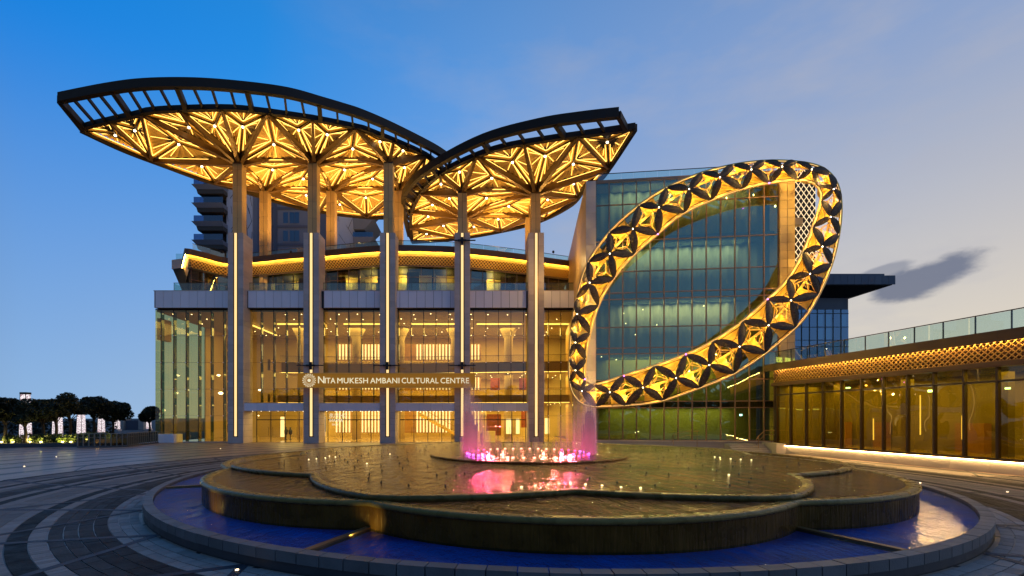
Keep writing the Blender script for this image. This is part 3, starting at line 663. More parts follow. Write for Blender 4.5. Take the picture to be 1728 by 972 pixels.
for k, (X, w, z0_, z1_) in enumerate(((-27.3, .5, .4, 3.2), (-24.2, 1.6, 2.5, 2.75), (-21.6, .35, .5, 3.3), (-24.0, 2.6, .5, .6), (4.1, .7, .8, 2.9), (5.5, .5, .8, 2.9), (9.6, .6, .8, 3.0))): MB().box(X, X + w, 64.2 + .2 * k, 64.3 + .2 * k, z0_, z1_).build('display_light', 'slat_light', main)
for X in (-26.2, -25.6, -23.0, -22.4): MB().lathe((X, 63.4, .03), [(.2, 0), (.06, .1), (.06, .7), (.22, .8), (.26, 1.3), (.1, 1.5), (.12, 1.75)], 10).build('mannequin', 'black', main, smooth=True)
MB().box(-.6, 2.6, 65.5, 66.6, .03, 1.15).build('reception_desk', 'cream', main)
MB().lathe((.9, 67, 3.0), [(.2, 0), (.55, .3), (.45, .9), (.15, 1.1)], 14).build('pendant_lamp', 'cream', main, smooth=True)
for i in range(9):      # dark chain sculpture hanging in the tall void at the left
    z = 1.0 + i * 1.45; MB().box(-34.9, -34.2, 64.6, 65.1, z, z + 1.2).build('hanging_panel', 'dark_room', main)
for X, z, w in ((-36.6, 6.4, .35), (-36.9, 9.0, .25), (-34.8, 4.0, .3), (-31.0, 6.9, .25), (-32.2, 3.3, .12), (-31.2, 3.3, .12), (-33.2, 3.3, .12)): MB().lathe((X, 66, z), [(w * .4, 0), (w, w * .5), (w * .4, w)], 10).build('wall_lamp', 'downlight', main)
MB().lathe((-32.8, 62.6, 0), [(.9, 0), (.9, .25), (.5, .4), (.22, 1.0), (.35, 1.8), (.75, 2.3), (.3, 2.9), (.45, 3.3), (.2, 4.0)], 18).build('lobby_sculpture', 'gold', main, smooth=True)
lamp('sculpture_spot', main, 'SPOT', (-20.8, 7.1, 9.0), 500, WHITE_WARM, .03, rot=(0, 0, 0), spot=.7)
for lv, (z, e) in enumerate(((16.0, 1300), (9.2, 950), (4.95, 1000))):
    for k in range(5):
        X = -24 + k * 8.6
        lamp('ceiling_lamp', main, 'AREA', (X + 12, (68 if lv == 0 else 70) - YF, z), e, (1, .71, .22), 7.5, 10)
lamp('ceiling_lamp', main, 'AREA', (-34 + 12, 66 - YF, 15.9), 380, (1, .74, .2), 6, 10)
for i in range(4):
    lamp('entrance_lamp', main, 'AREA', ((PIER[i] + PIER[i + 1]) / 2 + 12, 61.5 - YF, 4.8), 520, (1, .74, .28), 6, 4)
# ---- terrace lounge above the spandrel: curved lattice frieze, glazing and rails
ZF = 24.2
fr_px = [(309, 450), (315, 426), (345, 433), (383, 442), (430, 440), (490, 434), (545, 430), (600, 425), (640, 422), (670, 421), (720, 422), (770, 424), (830, 430), (890, 437), (925, 442), (962, 447)]
curve = [Vector((*XZ(a, b_, ZF), 0)) for a, b_ in fr_px]
head = curve[:2]; body = spline(curve[1:], 5); path = [curve[0]] + body
def lattice_material(name, su, sv, hole, bar):
    m = material(name, bar, .45, metal=.4); t, b = nodes_of(m); uv = t.nodes.new('ShaderNodeUVMap'); sp = t.nodes.new('ShaderNodeSeparateXYZ'); t.links.new(uv.outputs[0], sp.inputs[0])
    def M(op, a, b_=None):
        n = t.nodes.new('ShaderNodeMath'); n.operation = op
        for i, v in enumerate((a, b_)):
            if v is None: continue
            if hasattr(v, 'links'): t.links.new(v, n.inputs[i])
            else: n.inputs[i].default_value = v
        return n.outputs[0]
    u = M('MULTIPLY', sp.outputs[0], su); v = M('MULTIPLY', sp.outputs[1], sv)
    s = M('MULTIPLY', M('SINE', M('MULTIPLY', M('ADD', u, v), PI)), M('SINE', M('MULTIPLY', M('SUBTRACT', u, v), PI)))
    f = M('GREATER_THAN', M('ABSOLUTE', s), .42); mx = t.nodes.new('ShaderNodeMix'); mx.data_type = 'RGBA'; t.links.new(f, mx.inputs[0]); mx.inputs[6].default_value = (*bar, 1); mx.inputs[7].default_value = (*hole, 1); t.links.new(mx.outputs[2], b.inputs['Base Color'])
    bp = t.nodes.new('ShaderNodeBump'); bp.invert = True; bp.inputs['Strength'].default_value = 1; bp.inputs['Distance'].default_value = .05; t.links.new(f, bp.inputs['Height']); t.links.new(bp.outputs[0], b.inputs['Normal'])
lattice_material('frieze_lattice', 2.3, 2.3, (.16, .07, .015), (.78, .46, .10))
def ribbon(path, prof, name, mat, parent):
    """a strip that carries arc-length UVs; prof: (outward offset, z) pairs bottom to top"""
    m = MB(); k = len(path); n = len(prof); L = [0]
    for a, b_ in zip(path, path[1:]): L.append(L[-1] + (b_ - a).length)
    for i, p in enumerate(path):
        d = path[min(i + 1, k - 1)] - path[max(i - 1, 0)]; nr = Vector((d.y, -d.x, 0)).normalized()
        m.v += [Vector((p.x + nr.x * o, p.y + nr.y * o, z)) for o, z in prof]
    for i in range(k - 1):
        for j in range(n - 1): m.f.append([i * n + j, (i + 1) * n + j, (i + 1) * n + j + 1, i * n + j + 1])
    ob = m.build(name, mat, parent); uv = ob.data.uv_layers.new(); S = [0]
    for a, b_ in zip(prof, prof[1:]): S.append(S[-1] + math.hypot(b_[0] - a[0], b_[1] - a[1]))
    for l in ob.data.loops:
        vi = l.vertex_index; uv.data[l.index].uv = (L[vi // n], S[vi % n])
    return ob
lounge = MB(); 
ribbon(path, [(-.55, ZF - 1.75), (-.20, ZF - .72)], 'lattice_frieze', 'frieze_lattice', main)
ribbon(path, [(-.20, ZF - .72), (-.03, ZF - .22)], 'frieze_plain_band', 'gold_matt', main)
MB().sweep(path, [(.10, ZF - .19), (.15, ZF - .19), (.15, ZF - .15), (.10, ZF - .15)]).build('frieze_light', 'led_frieze', main)
MB().sweep(path, [(.18, ZF - .12), (.18, ZF - .27), (.24, ZF - .27), (.24, ZF + .5), (-.5, ZF + .5), (-.5, ZF - .12)]).build('fascia', 'brown_fascia', main)
MB().sweep(path, [(-.62, ZF - 1.95), (-.5, ZF - 1.95), (-.5, ZF - 1.76), (-.62, ZF - 1.76)]).build('frieze_edge', 'brown_fascia', main)
back = [Vector((p.x, p.y + 12, 0)) for p in path[::-1]]
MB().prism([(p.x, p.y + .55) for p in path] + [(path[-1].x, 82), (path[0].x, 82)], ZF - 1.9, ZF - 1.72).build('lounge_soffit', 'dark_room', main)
MB().prism([(p.x, p.y + .5) for p in path] + [(path[-1].x, 82), (path[0].x, 82)], ZF + .1, ZF + .42).build('roof_terrace', 'stone', main)
MB().box(BL + .4, BR, 57.3, 80, 18.3, 18.57).build('terrace_floor', 'stone', main)
rail_path = resample([Vector((p.x, p.y + 1.2, 0)) for p in body], 26)
for a, b_ in zip(rail_path, rail_path[1:]):
    MB().hexa([(a.x + .02, a.y, ZF + .5), (b_.x - .02, b_.y, ZF + .5), (b_.x - .02, b_.y + .02, ZF + .5), (a.x + .02, a.y + .02, ZF + .5)], [(a.x + .02, a.y, ZF + 1.55), (b_.x - .02, b_.y, ZF + 1.55), (b_.x - .02, b_.y + .02, ZF + 1.55), (a.x + .02, a.y + .02, ZF + 1.55)]).build('roof_rail_glass', 'glass_rail', main)
MB().sweep(rail_path, [(0, ZF + 1.55), (.05, ZF + 1.55), (.05, ZF + 1.6), (0, ZF + 1.6)]).build('handrail', 'dark_metal', main)
gl_path = resample([Vector((p.x, p.y + .95, 0)) for p in body], 34)
for i, (a, b_) in enumerate(zip(gl_path, gl_path[1:])):
    for z0, z1 in ((18.6, 21.0), (21.05, 22.45)):
        MB().hexa([(a.x + .03, a.y, z0), (b_.x - .03, b_.y, z0), (b_.x - .03, b_.y + .02, z0), (a.x + .03, a.y + .02, z0)], [(a.x + .03, a.y, z1), (b_.x - .03, b_.y, z1), (b_.x - .03, b_.y + .02, z1), (a.x + .03, a.y + .02, z1)]).build('lounge_pane', 'glass_lounge', main)
    MB().box(a.x - .035, a.x + .035, a.y - .06, a.y + .06, 18.6, 22.45).build('mullion', 'mullion', main)
MB().sweep(gl_path, [(-.05, 21.0), (.05, 21.0), (.05, 21.05), (-.05, 21.05)]).build('transom', 'mullion', main)
lw_path = resample([Vector((p.x, p.y + 4.4, 0)) for p in body], 30); MB().sweep(lw_path, [(-.1, 18.5), (.1, 18.5), (.1, 22.4), (-.1, 22.4)]).build('lounge_wall', 'cream_wall', main)
near_y = lambda X: min(body, key=lambda p: abs(p.x - X)).y
for X in (-35.5, -27.5, -22.5, -15.5, -12.8, -5.8, 1.0, 5.5, 9.5): MB().box(X, X + .25, near_y(X) + 1.2, near_y(X) + 4.4, 18.5, 22.3).build('lounge_partition', 'dark_room', main)
for X0, X1 in ((-38.5, -36.0), (-34.2, -31.5), (-24.5, -22.2), (-19.8, -17.8), (-9.2, -7.6), (3.2, 5.2), (7.4, 9.4)): MB().box(X0, X1, near_y(X0) + 2.6, near_y(X0) + 2.75, 18.6, 22.2).build('lounge_curtain', 'dark_room', main)
MB().box(-13.6, -12.7, near_y(-13) + 3.9, near_y(-13) + 4.1, 18.6, 21.2).build('door', 'black', main)
for X, e in ((-30, 120), (-25.5, 170), (-18, 420), (-13.9, 320), (-9.8, 520), (-4, 130), (1.9, 560), (4, 60)): lamp('lounge_lamp', main, 'POINT', (X + 12, near_y(X) + 3.2 - YF, 21.8), e * .55, (1, .74, .22), .04)
# terrace balustrade on the spandrel
for i in range(-1, 5):
    xa = BL + 2.4 if i < 0 else PIER[i] + PW / 2; xb = PIER[i + 1] - PW / 2 if i < 4 else BR - .2; n = 4; w = (xb - xa) / n
    for k in range(n): pane(xa + k * w + .01, xa + (k + 1) * w - .01, ZS1 + .06, ZS1 + 1.1, 57.0, 'glass_rail', name='balustrade_glass')
    MB().box(xa, xb, 56.97, 57.03, ZS1 + 1.1, ZS1 + 1.15).build('handrail', 'dark_metal', main)
    for k in range(n + 1): MB().box(xa + k * w - .02, xa + k * w + .02, 57.03, 57.07, ZS1 + .06, ZS1 + 1.1).build('baluster', 'dark_metal', main)
for k in range(4): MB().box(BL + 2.39, BL + 2.41, 57.1 + k * 2, 59.05 + k * 2, ZS1 + .06, ZS1 + 1.1).build('balustrade_glass', 'glass_rail', main)
# slab wing at the left end of the lounge with a dark raking soffit
MB().hexa([(-43.6, 66, 24.3), (-38, 64.2, 24.3), (-38, 74, 24.3), (-43.6, 74, 24.3)], [(-43.6, 66, 25.6), (-38, 64.2, 25.6), (-38, 74, 25.6), (-43.6, 74, 25.6)]).build('end_slab', 'stone', main)
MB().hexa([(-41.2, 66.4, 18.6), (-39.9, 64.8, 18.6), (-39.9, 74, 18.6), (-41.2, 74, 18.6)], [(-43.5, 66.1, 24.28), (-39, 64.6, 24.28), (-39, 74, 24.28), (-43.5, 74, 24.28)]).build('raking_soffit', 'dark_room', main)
MB().box(-43.2, -38.4, 66.3, 66.33, 25.62, 26.6).build('roof_rail_glass', 'glass_rail', main)
# ================================================================== sign board
SY = 54.2
sign = thing('sign_board', 'long ochre name board with pale lettering across three piers', 'sign', (pxX(655, SY), SY, 0))
x0, x1 = pxX(502, SY), pxX(802, SY); z0, z1 = zz(654.5, SY), zz(629.5, SY)
MB().box(x0, x1, SY, SY + .25, z0, z1).build('board', 'sign_ochre_glow', sign)
MB().box(x0, x1, SY - .02, SY - .001, z1 - .04, z1 + .02).box(x0, x1, SY - .02, SY - .001, z0 - .02, z0 + .04).build('edge_trim', 'gold_matt', sign)
for px in (525, 654, 780): MB().box(pxX(px) - .1, pxX(px) + .1, SY + .25, YF + .02, z0 + .5, z0 + .9).build('bracket', 'dark_metal', sign)
def text_mesh(body, size, ext, mat):
    cu = bpy.data.curves.new('lettering', 'FONT'); cu.body = body; cu.size = size; cu.extrude = ext; cu.resolution_u = 3; cu.space_character = 1.04; cu.offset = 0
    ob = bpy.data.objects.new('tmp_text', cu); COL.objects.link(ob); dg = bpy.context.evaluated_depsgraph_get(); dg.update()
    me = bpy.data.meshes.new_from_object(ob.evaluated_get(dg)); me.name = 'lettering'; bpy.data.objects.remove(ob); bpy.data.curves.remove(cu)
    me.materials.clear(); me.materials.append(mat); return me
zb = zz(646.8, SY)
words = [('N', 537, 1.18), ('ITA', 548.5, .92), ('MUKESH', 569.5, .92), ('AMBANI', 625, .92), ('CULTURAL', 678, .92), ('CENTRE', 743.5, .92)]
ends = [547.5, 566, 621, 674, 740, 791.5]
for (wd, px, s), pe in zip(words, ends):
    me = text_mesh(wd, s, .04, MATS['letter_light']); w = max(v.co.x for v in me.vertices) - min(v.co.x for v in me.vertices); mn = min(v.co.x for v in me.vertices)
    W_ = pxX(pe, SY) - pxX(px, SY); sx = W_ / w
    for v in me.vertices: v.co.x = (v.co.x - mn) * sx
    link('lettering', me, sign, (pxX(px, SY) - sign.location.x, -.05, zb), (PI / 2, 0, 0))
ec = Vector((pxX(522, SY), SY - .05, (z0 + z1) / 2)); em = MB()
def disc(m, x, z, r, n=10): m.prism([(x + r * math.cos(2 * PI * i / n), z + r * math.sin(2 * PI * i / n)) for i in range(n)], 0, .05)
em = MB(); disc(em, 0, 0, .19, 20)
for k in range(18):
    a = 2 * PI * k / 18
    for rr, dr, o_ in ((.73, .062, 0), (.60, .05, .5), (.48, .04, 0), (.37, .03, .5)): disc(em, rr * math.cos(a + o_ * 2 * PI / 18), rr * math.sin(a + o_ * 2 * PI / 18), dr, 8)
ob = link('emblem', em.mesh('emblem', MATS['letter_light']), sign, ec - sign.location, (PI / 2, 0, 0))
# reflection of a sign opposite, put on the door glass as pale mirrored letters
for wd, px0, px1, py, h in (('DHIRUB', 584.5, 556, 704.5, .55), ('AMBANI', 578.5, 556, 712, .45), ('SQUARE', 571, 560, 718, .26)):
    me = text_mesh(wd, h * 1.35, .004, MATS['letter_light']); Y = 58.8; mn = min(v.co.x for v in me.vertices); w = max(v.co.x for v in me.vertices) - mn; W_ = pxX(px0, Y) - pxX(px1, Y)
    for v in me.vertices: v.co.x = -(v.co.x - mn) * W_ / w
    me.flip_normals(); link('sign_reflection', me, main, (pxX(px0, Y) + 12, Y - YF, zz(py, Y)), (PI / 2, 0, 0))
# ================================================================== leaf canopies on posts
def canopy(name, label, near_px, far_px, outer_px, zr, zhead, front, backp, rim_near, rim_far, ribs_extra=()):
    """near/far: inner rim in photo pixels at rim height zr; outer: trellis rim; front/back: post plan points"""
    near = spline([Vector((*XZ(a, b, zr), zr)) for a, b in near_px], 6); far = spline([Vector((*XZ(a, b, zr), zr)) for a, b in far_px], 6)
    outer = spline([Vector((*XZ(a, b, zr), zr)) for a, b in outer_px], 6)
    cpt = sum((Vector((*p, 0)) for p in front + backp), Vector()) / len(front + backp)
    cp = thing(name, label, 'canopy', (cpt.x, cpt.y, 0))
    # posts: clad in tall golden panels
    for (X, Y) in front + backp:
        fr = (X, Y) in front; zb = 18.6 if not fr else 25.28; w = 1.12; d = 1.12
        p = MB().box(X - w / 2 + .03, X + w / 2 - .03, Y - d / 2 + .03, Y + d / 2 - .03, zb - (1.0 if fr else 0), zhead).build('post', 'joint', cp)
        z = zb; 
        while z < zhead - .4:
            z2 = min(z + 1.95, zhead - .35)
            for sx in (-1, 1): MB().box(X + (-w / 2 if sx < 0 else .02), X + (-.02 if sx < 0 else w / 2), Y - d / 2, Y + d / 2, z + .012, z2 - .012).build('cladding_panel', 'stone_gold', p)
            z = z2
    # ridge plan: heads low, rim high
    nn = resample(near, rim_near); ff = resample(far, rim_far)[1:-1]
    B = nn + ff[::-1]; heads = [Vector((x, y, zhead)) for x, y in front + backp]
    pts2 = [p.to_2d() for p in B] + [h.to_2d() for h in heads]; n = len(B)
    vo, eo, fo, *_ = delaunay_2d_cdt(pts2, [(i, (i + 1) % n) for i in range(n)], [], 1, 1e-4)
    P3 = [Vector((v.x, v.y, zhead if k >= n else zr)) for k, v in enumerate(vo)]
    def key(i): return i
    edges = {}
    for f in fo:
        for i in range(3):
            e = tuple(sorted((f[i], f[(i + 1) % 3]))); edges[e] = edges.get(e, 0) + 1
    up = Vector((0, 0, 1))
    for (a, b), c in edges.items():
        if c < 2: continue
        A, Bp = P3[a], P3[b]; ha, hb = a >= n, b >= n
        wa = .46 if ha else .26; wb = .46 if hb else .26; da = 1.0 if ha else .45; db = 1.0 if hb else .45
        if ha and hb:     # heads are joined by beams that arch up in the middle
            M_ = (A + Bp) / 2 + up * .55; 
            MB().beam(A + up * .0, M_ + up * .15, .45, 1.1, .45, .5).beam(M_ + up * .15, Bp, .45, .5, .45, 1.1).build('beam', 'rib_bronze', cp)
        else:
            MB().beam(A, Bp, wa, da, wb, db).build('rib', 'rib_bronze', cp)
    # coffers: every triangle is three pleated panels round a Y of slim bars
    for f in fo:
        T = [P3[i] for i in f]; Q = (T[0] + T[1] + T[2]) / 3 + up * .55
        area = (T[1] - T[0]).cross(T[2] - T[0]).length / 2
        if area < 1.2: continue
        y = MB()
        for p in T: y.beam(p + up * .15, Q, .11, .30)
        y.build('coffer_bar', 'rib_bronze', cp)
        MB().lathe(Q - up * .32, [(.05, 0), (.13, .06), (.13, .16)], 8).build('spot_light', 'led_node', cp)
        for i in range(3):
            A, B_ = T[i], T[(i + 1) % 3]; tri = [A, B_, Q]; C = (A + B_ + Q) / 3
            sub = (B_ - A).cross(Q - A).length / 2
            per = (B_ - A).length + (Q - A).length + (B_ - Q).length; inr = 2 * sub / per
            if inr < .22: continue
            k0 = 1 - .10 / inr; k1 = 1 - min(.4, .22 / inr)
            o = [C + (p - C) * k0 for p in tri]; q = [C + (p - C) * k1 + up * .27 for p in tri]
            m = MB()
            for j in range(3): m.poly([o[j], o[(j + 1) % 3], q[(j + 1) % 3], q[j]])
            # fan pleats from the Y-node corner to the far side
            npl = 9; L = []
            for s in range(2 * npl + 1):
                t_ = s / (2 * npl); L.append(q[0].lerp(q[1], t_) + up * (.02 + (.14 if s % 2 else 0)))
            for s in range(2 * npl): m.poly([q[2] + up * .02, L[s], L[s + 1]])
            ob = m.build('coffer_panel', 'gold_matt', cp)
            led = MB()
            g = [C + (p - C) * (k1 * .965) + up * .20 for p in tri]
            for j in range(3): led.beam(g[j], g[(j + 1) % 3], .045, .045)
            for s in range(3, 2 * npl, 6): led.beam(q[2].lerp(L[s], .18) - up * .03, q[2].lerp(L[s], .93) - up * .03, .03, .03)
            led.build('light_strip', 'led_canopy', ob)
    # roof skin above
    m = MB(); m.v = [p + up * (1.0 if k >= n else .56) for k, p in enumerate(P3)]; m.f = [list(f) for f in fo]; m.build('roof_skin', 'bronze_dark', cp)
    # inner rim beam, all round
    MB().sweep(nn if False else near, [(-.25, -.12), (.2, -.12), (.2, .42), (-.25, .42)]).build('rim_beam', 'bronze_dark', cp)
    MB().sweep(far, [(-.18, -.3), (.18, -.3), (.18, .42), (-.18, .42)]).build('rim_beam', 'bronze_dark', cp)
    # trellis: outer rim and slats
    MB().sweep(outer, [(-.28, 0), (.24, 0), (.24, .92), (-.28, .92)]).build('trellis_rim', 'bronze_dark', cp)
    return cp, near, far, outer, nn
def trellis(cp, outer, near, pairs, big):
    O = resample(outer, 200); I = resample(near, 200)
    for k, (a, b) in enumerate(pairs):
        A = O[min(199, int(a * 199))]; B_ = I[min(199, int(b * 199))]; w = .42 if k in big else .2; h = .7 if k in big else .34
        MB().beam(A + Vector((0, 0, .30)), B_ + Vector((0, 0, .12)), w, h).build('trellis_slat', 'bronze_dark', cp)
postY, postB = 56.45, 63.2
L_front = [(PIER[i], postY) for i in (0, 1, 2)]; L_back = [(PIER[i] + .05, postB) for i in (0, 1, 2)]
R_front = [(PIER[i], postY) for i in (3, 4)]; R_back = [(PIER[i] + .05, postB) for i in (3, 4)]
cl, nearL, farL, outL, _ = canopy('leaf_canopy', 'wide leaf-shaped canopy with glowing golden underside, higher one over three piers',
    [(136, 219), (155.6, 212), (230, 195), (254, 189), (311, 185.5), (388, 184.6), (448, 190.5), (531.5, 202.5), (600, 216), (629, 225), (718, 263), (752, 292)],
    [(136, 219), (209, 253), (284, 281.5), (337.6, 301), (394, 317), (472, 341), (520, 353), (597, 364), (660, 366), (720, 350), (748, 315), (752, 292)],
    [(101, 173), (179.5, 158), (245, 150), (329, 149), (412, 155), (487, 165), (546.6, 181), (580, 190.6), (611, 200.5), (662, 222), (731, 256), (760, 275)],
    35.5, 34.2, L_front, L_back, 11, 9)
trellis(cl, outL, nearL, [(i / 26, .02 + .98 * i / 26) for i in range(27)], {0, 4, 8, 12, 16, 20})
MB().beam(outL[0] + Vector((0, 0, .3)), farL[0] + Vector((.3, 0, .1)), .5, .8).build('trellis_end', 'bronze_dark', cl)
cr, nearR, farR, outR, _ = canopy('leaf_canopy', 'smaller leaf-shaped canopy with glowing golden underside, lower one beside the glass block', 
    [(695, 408), (693.5, 363.5), (712, 324), (751, 289.5), (830, 255), (922, 237), (1000, 227), (1047, 221), (1072.5, 216)],
    [(695, 408), (764, 403), (843, 390), (909, 373), (965, 344), (990, 313), (1018, 297), (1072.5, 216)],
    [(690, 400), (680, 347), (695, 314), (738, 281), (817, 241.6), (909, 217), (980, 206), (1044, 199)],
    32.0, 30.6, R_front, R_back, 9, 7)
trellis(cr, outR, nearR, [(i / 22, .98 * i / 22) for i in range(23)], {7, 11, 15, 19, 22})
# unseen floods added on the roof terrace to brighten the canopy undersides
for cp, xs_ in ((cl, (-33.5, -24.4, -15.3)), (cr, (-6.2, 2.7, 10.0))):
    for X in xs_:
        for Y in (60.6, 67.0):
            MB().lathe((X, Y, 24.64), [(.1, 0), (.16, .12), (.14, .3)], 10).build('fill_lamp_body', 'dark_metal', cp)
            lamp('canopy_fill', cp, 'SPOT', (X - cp.location.x, Y - cp.location.y, 25.0), 2300 if cp is cl else 1700, (1, .56, .13), .1, rot=(PI, 0, 0), spot=2.5, blend=.6)
# ================================================================== glass block on the right
BA = -math.atan(.117); B0 = Vector((11.0, 44.0, 0))
block = thing('glass_block', 'tall teal glass block with stone end walls behind the flower ring', 'building', B0, BA)
BW = 16.55; ZB = .85; ZT = 25.55
def lb(name, mat, x0, x1, y0, y1, z0, z1, parent=None): return MB().box(x0, x1, y0, y1, z0, z1).build(name, mat, parent or block, world=False)
lb('base_wall', 'concrete', -.1, BW + 1.6, -.25, .6, 0, ZB)
lb('base_coping', 'stone', -.12, BW + 1.6, -.32, .2, ZB, ZB + .08)
lamp('wall_fill', block, 'POINT', (-3.2, 7.5, 20.5), 420, (1, .62, .2), .05); lamp('wall_fill', block, 'POINT', (-2.6, 2.5, 6), 160, (1, .62, .2), .05)  # added lamps standing in for canopy light on the return wall
# stone return wall towards the lobby, in raking courses
wx = MB(); 
ret = lb('return_wall', 'joint', -.55, -.06, .04, 26, 0, ZT)
n = 34
for k in range(n):
    z0 = ZT * k / n; MB().box(-.62, -.5, .02, 26, z0 + .01, z0 + ZT / n - .01).build('stone_course', 'stone_gold', ret, world=False)
for k in range(17): lb('corner_stone', 'stone', -.62, .28, -.12, .02, ZT * k / 17 + .012, ZT * (k + 1) / 17 - .012)
lb('roof_slab', 'stone', -.5, BW + 1.4, .3, 26, ZT - .3, ZT)
lb('roof_edge', 'mullion', 0, BW, -.06, .4, ZT - .22, ZT + .04)
xs = [.28] + [.28 + (BW - .28) * i / 13 for i in range(1, 14)]
zs = [ZB + .1, 4.05, 4.65, 9.15, 9.7, 12.3 - .9, 14.3, 14.9, 16.3, 19.6, 20.2, 23.1, ZT - .22]
zs = [ZB + .1, 4.0, 4.6, 6.6, 9.1, 9.65, 11.6, 14.25, 14.85, 16.85, 19.75, 23.2, ZT - .2]
pm = {}
for i in range(13):
    for j in range(len(zs) - 1):
        k = (round(xs[i + 1] - xs[i], 2), round(zs[j + 1] - zs[j], 2))
        if k not in pm: pm[k] = MB().box(.03, k[0] - .03, -.012, .012, .03, k[1] - .03).mesh('pane', MATS['glass_block'])
        link('pane', pm[k], block, (xs[i], 0, zs[j]))
vm = MB().box(-.045, .045, -.09, .09, ZB + .08, ZT - .2).mesh('mullion', MATS['mullion'])
for x in xs: link('mullion', vm, block, (x, 0, 0))
hm = MB().box(.28, BW, -.075, .075, -.04, .04).mesh('transom', MATS['mullion'])
for z in zs: link('transom', hm, block, (0, 0, z))
# rooms behind: slabs, blinds and a few lamps
for z in (4.3, 9.4, 14.55, 20.0): lb('floor_slab', 'dark_room', .3, BW - .1, .5, 12, z - .28, z + .28)
lb('room_wall', 'green_wall', .3, BW, 4.2, 4.4, .9, 9.1); lb('room_wall', 'curtain', .3, BW, 3.2, 3.4, 9.7, ZT - .3)
random.seed(21)
for k, (za, zb_) in enumerate(((9.7, 14.2), (14.9, 19.7), (20.3, 25.2))):
    MB().sweep([Vector((.35 + q * .13, 1.9 + .09 * math.sin(q * .9) + .05 * math.sin(q * .37), 0)) for q in range(123)], [(0, za), (.02, za), (.02, zb_), (0, zb_)]).build('curtain', 'curtain', block, world=False, smooth=True)
lamp('room_lamp', block, 'AREA', (8, 3, 9.0), 900, (1, .92, .2), 12, 3); lamp('room_lamp', block, 'AREA', (8, 2.5, 4.0), 700, (1, .92, .2), 12, 3)
lamp('room_lamp', block, 'AREA', (8, 1.0, 25.2), 210, (.85, .95, .72), 12, 1.2); lamp('room_lamp', block, 'AREA', (8, 1.0, 14.1), 280, (1, .95, .62), 10, 1.2); lamp('room_lamp', block, 'AREA', (8, 1.0, 19.6), 250, (.85, .95, .75), 12, 1.2)
dsk = MB().lathe((0, 0, 0), [(.05, 0), (.05, .03)], 8).mesh('downlight', MATS['downlight'])
for x, z in ((1.0, 9.0), (3.1, 13.2), (4.9, 13.5), (6.2, 12.0), (10.5, 13.7), (3.3, 12.2), (6.9, 7.8), (4.2, 11.1), (9.9, 8.3), (2.4, 8.7)): link('downlight', dsk, block, (x, 1.2, z), (PI / 2, 0, 0))
lb('cool_lamp', 'cool_lamp', 13.75, 13.95, 1.2, 1.3, 3.25, 3.4)
lb('end_lamp', 'downlight', 4.15, 4.25, 1.0, 1.1, 1.6, 1.68); lb('end_lamp', 'downlight', 4.4, 4.48, 1.0, 1.1, 1.7, 1.76)
# right end: stone pier, dark recess, lit lattice
pr = lb('end_pier', 'joint', BW + .05, BW + 1.25, -.2, 1.6, 0, ZT + .2)
for k in range(34):
    z0 = (ZT + .2) * k / 34; MB().box(BW + .02, BW + .62, -.24, 1.62, z0 + .01, z0 + ZT / 34 - .01).build('stone_block', 'stone_gold', pr, world=False); MB().box(BW + .66, BW + 1.28, -.24, 1.62, z0 + .01, z0 + ZT / 34 - .01).build('stone_block', 'stone_gold', pr, world=False)
rw = lb('recess_wall', 'navy_panel', BW + 1.3, BW + 6.5, 6.2, 20, 17.2, 28.6)
lb('recess_reveal', 'navy_panel', BW + 1.26, BW + 1.7, 1.7, 6.2, 0, ZT); lb('link_beam', 'stone_gold', BW + 1.3, BW + 4.9, 5.2, 5.8, 22.6, 23.3)
scr = lb('lattice_screen', 'bronze_dark', BW + 4.3, BW + 6.45, 5.9, 6.1, 17.25, 28.4)
sx0, sx1, sz0, sz1 = BW + 4.3, BW + 6.45, 17.25, 28.4
for sgn in (1, -1):
    c = sz0 - 8
    while c < sz1 + 8:
        # bar z = c + sgn*1.6*(x-sx0), clipped to the screen
        pts = []
        for q in range(61):
            x = sx0 + (sx1 - sx0) * q / 60; z = c + sgn * 1.55 * (x - sx0)
            if sz0 <= z <= sz1: pts.append((x, z))
        if len(pts) > 4: MB().beam((pts[0][0], 5.85 - .01 * sgn, pts[0][1]), (pts[-1][0], 5.85 - .01 * sgn, pts[-1][1]), .05, .05).build('lattice_bar', 'lattice_light', scr, world=False)
        c += .8
# glass rail on the roof
nr = 14
for k in range(nr): lb('roof_rail_glass', 'glass_rail', .6 + k * 1.12 + .01, .6 + (k + 1) * 1.12 - .01, 1.0, 1.02, ZT, ZT + 1.15)
lb('roof_rail', 'dark_metal', .6, .6 + nr * 1.12, .98, 1.04, ZT + 1.15, ZT + 1.2)
for k in range(nr): lb('rail_clamp', 'dark_metal', .9 + k * 1.12, 1.5 + k * 1.12, .97, 1.0, ZT + .25, ZT + .3)
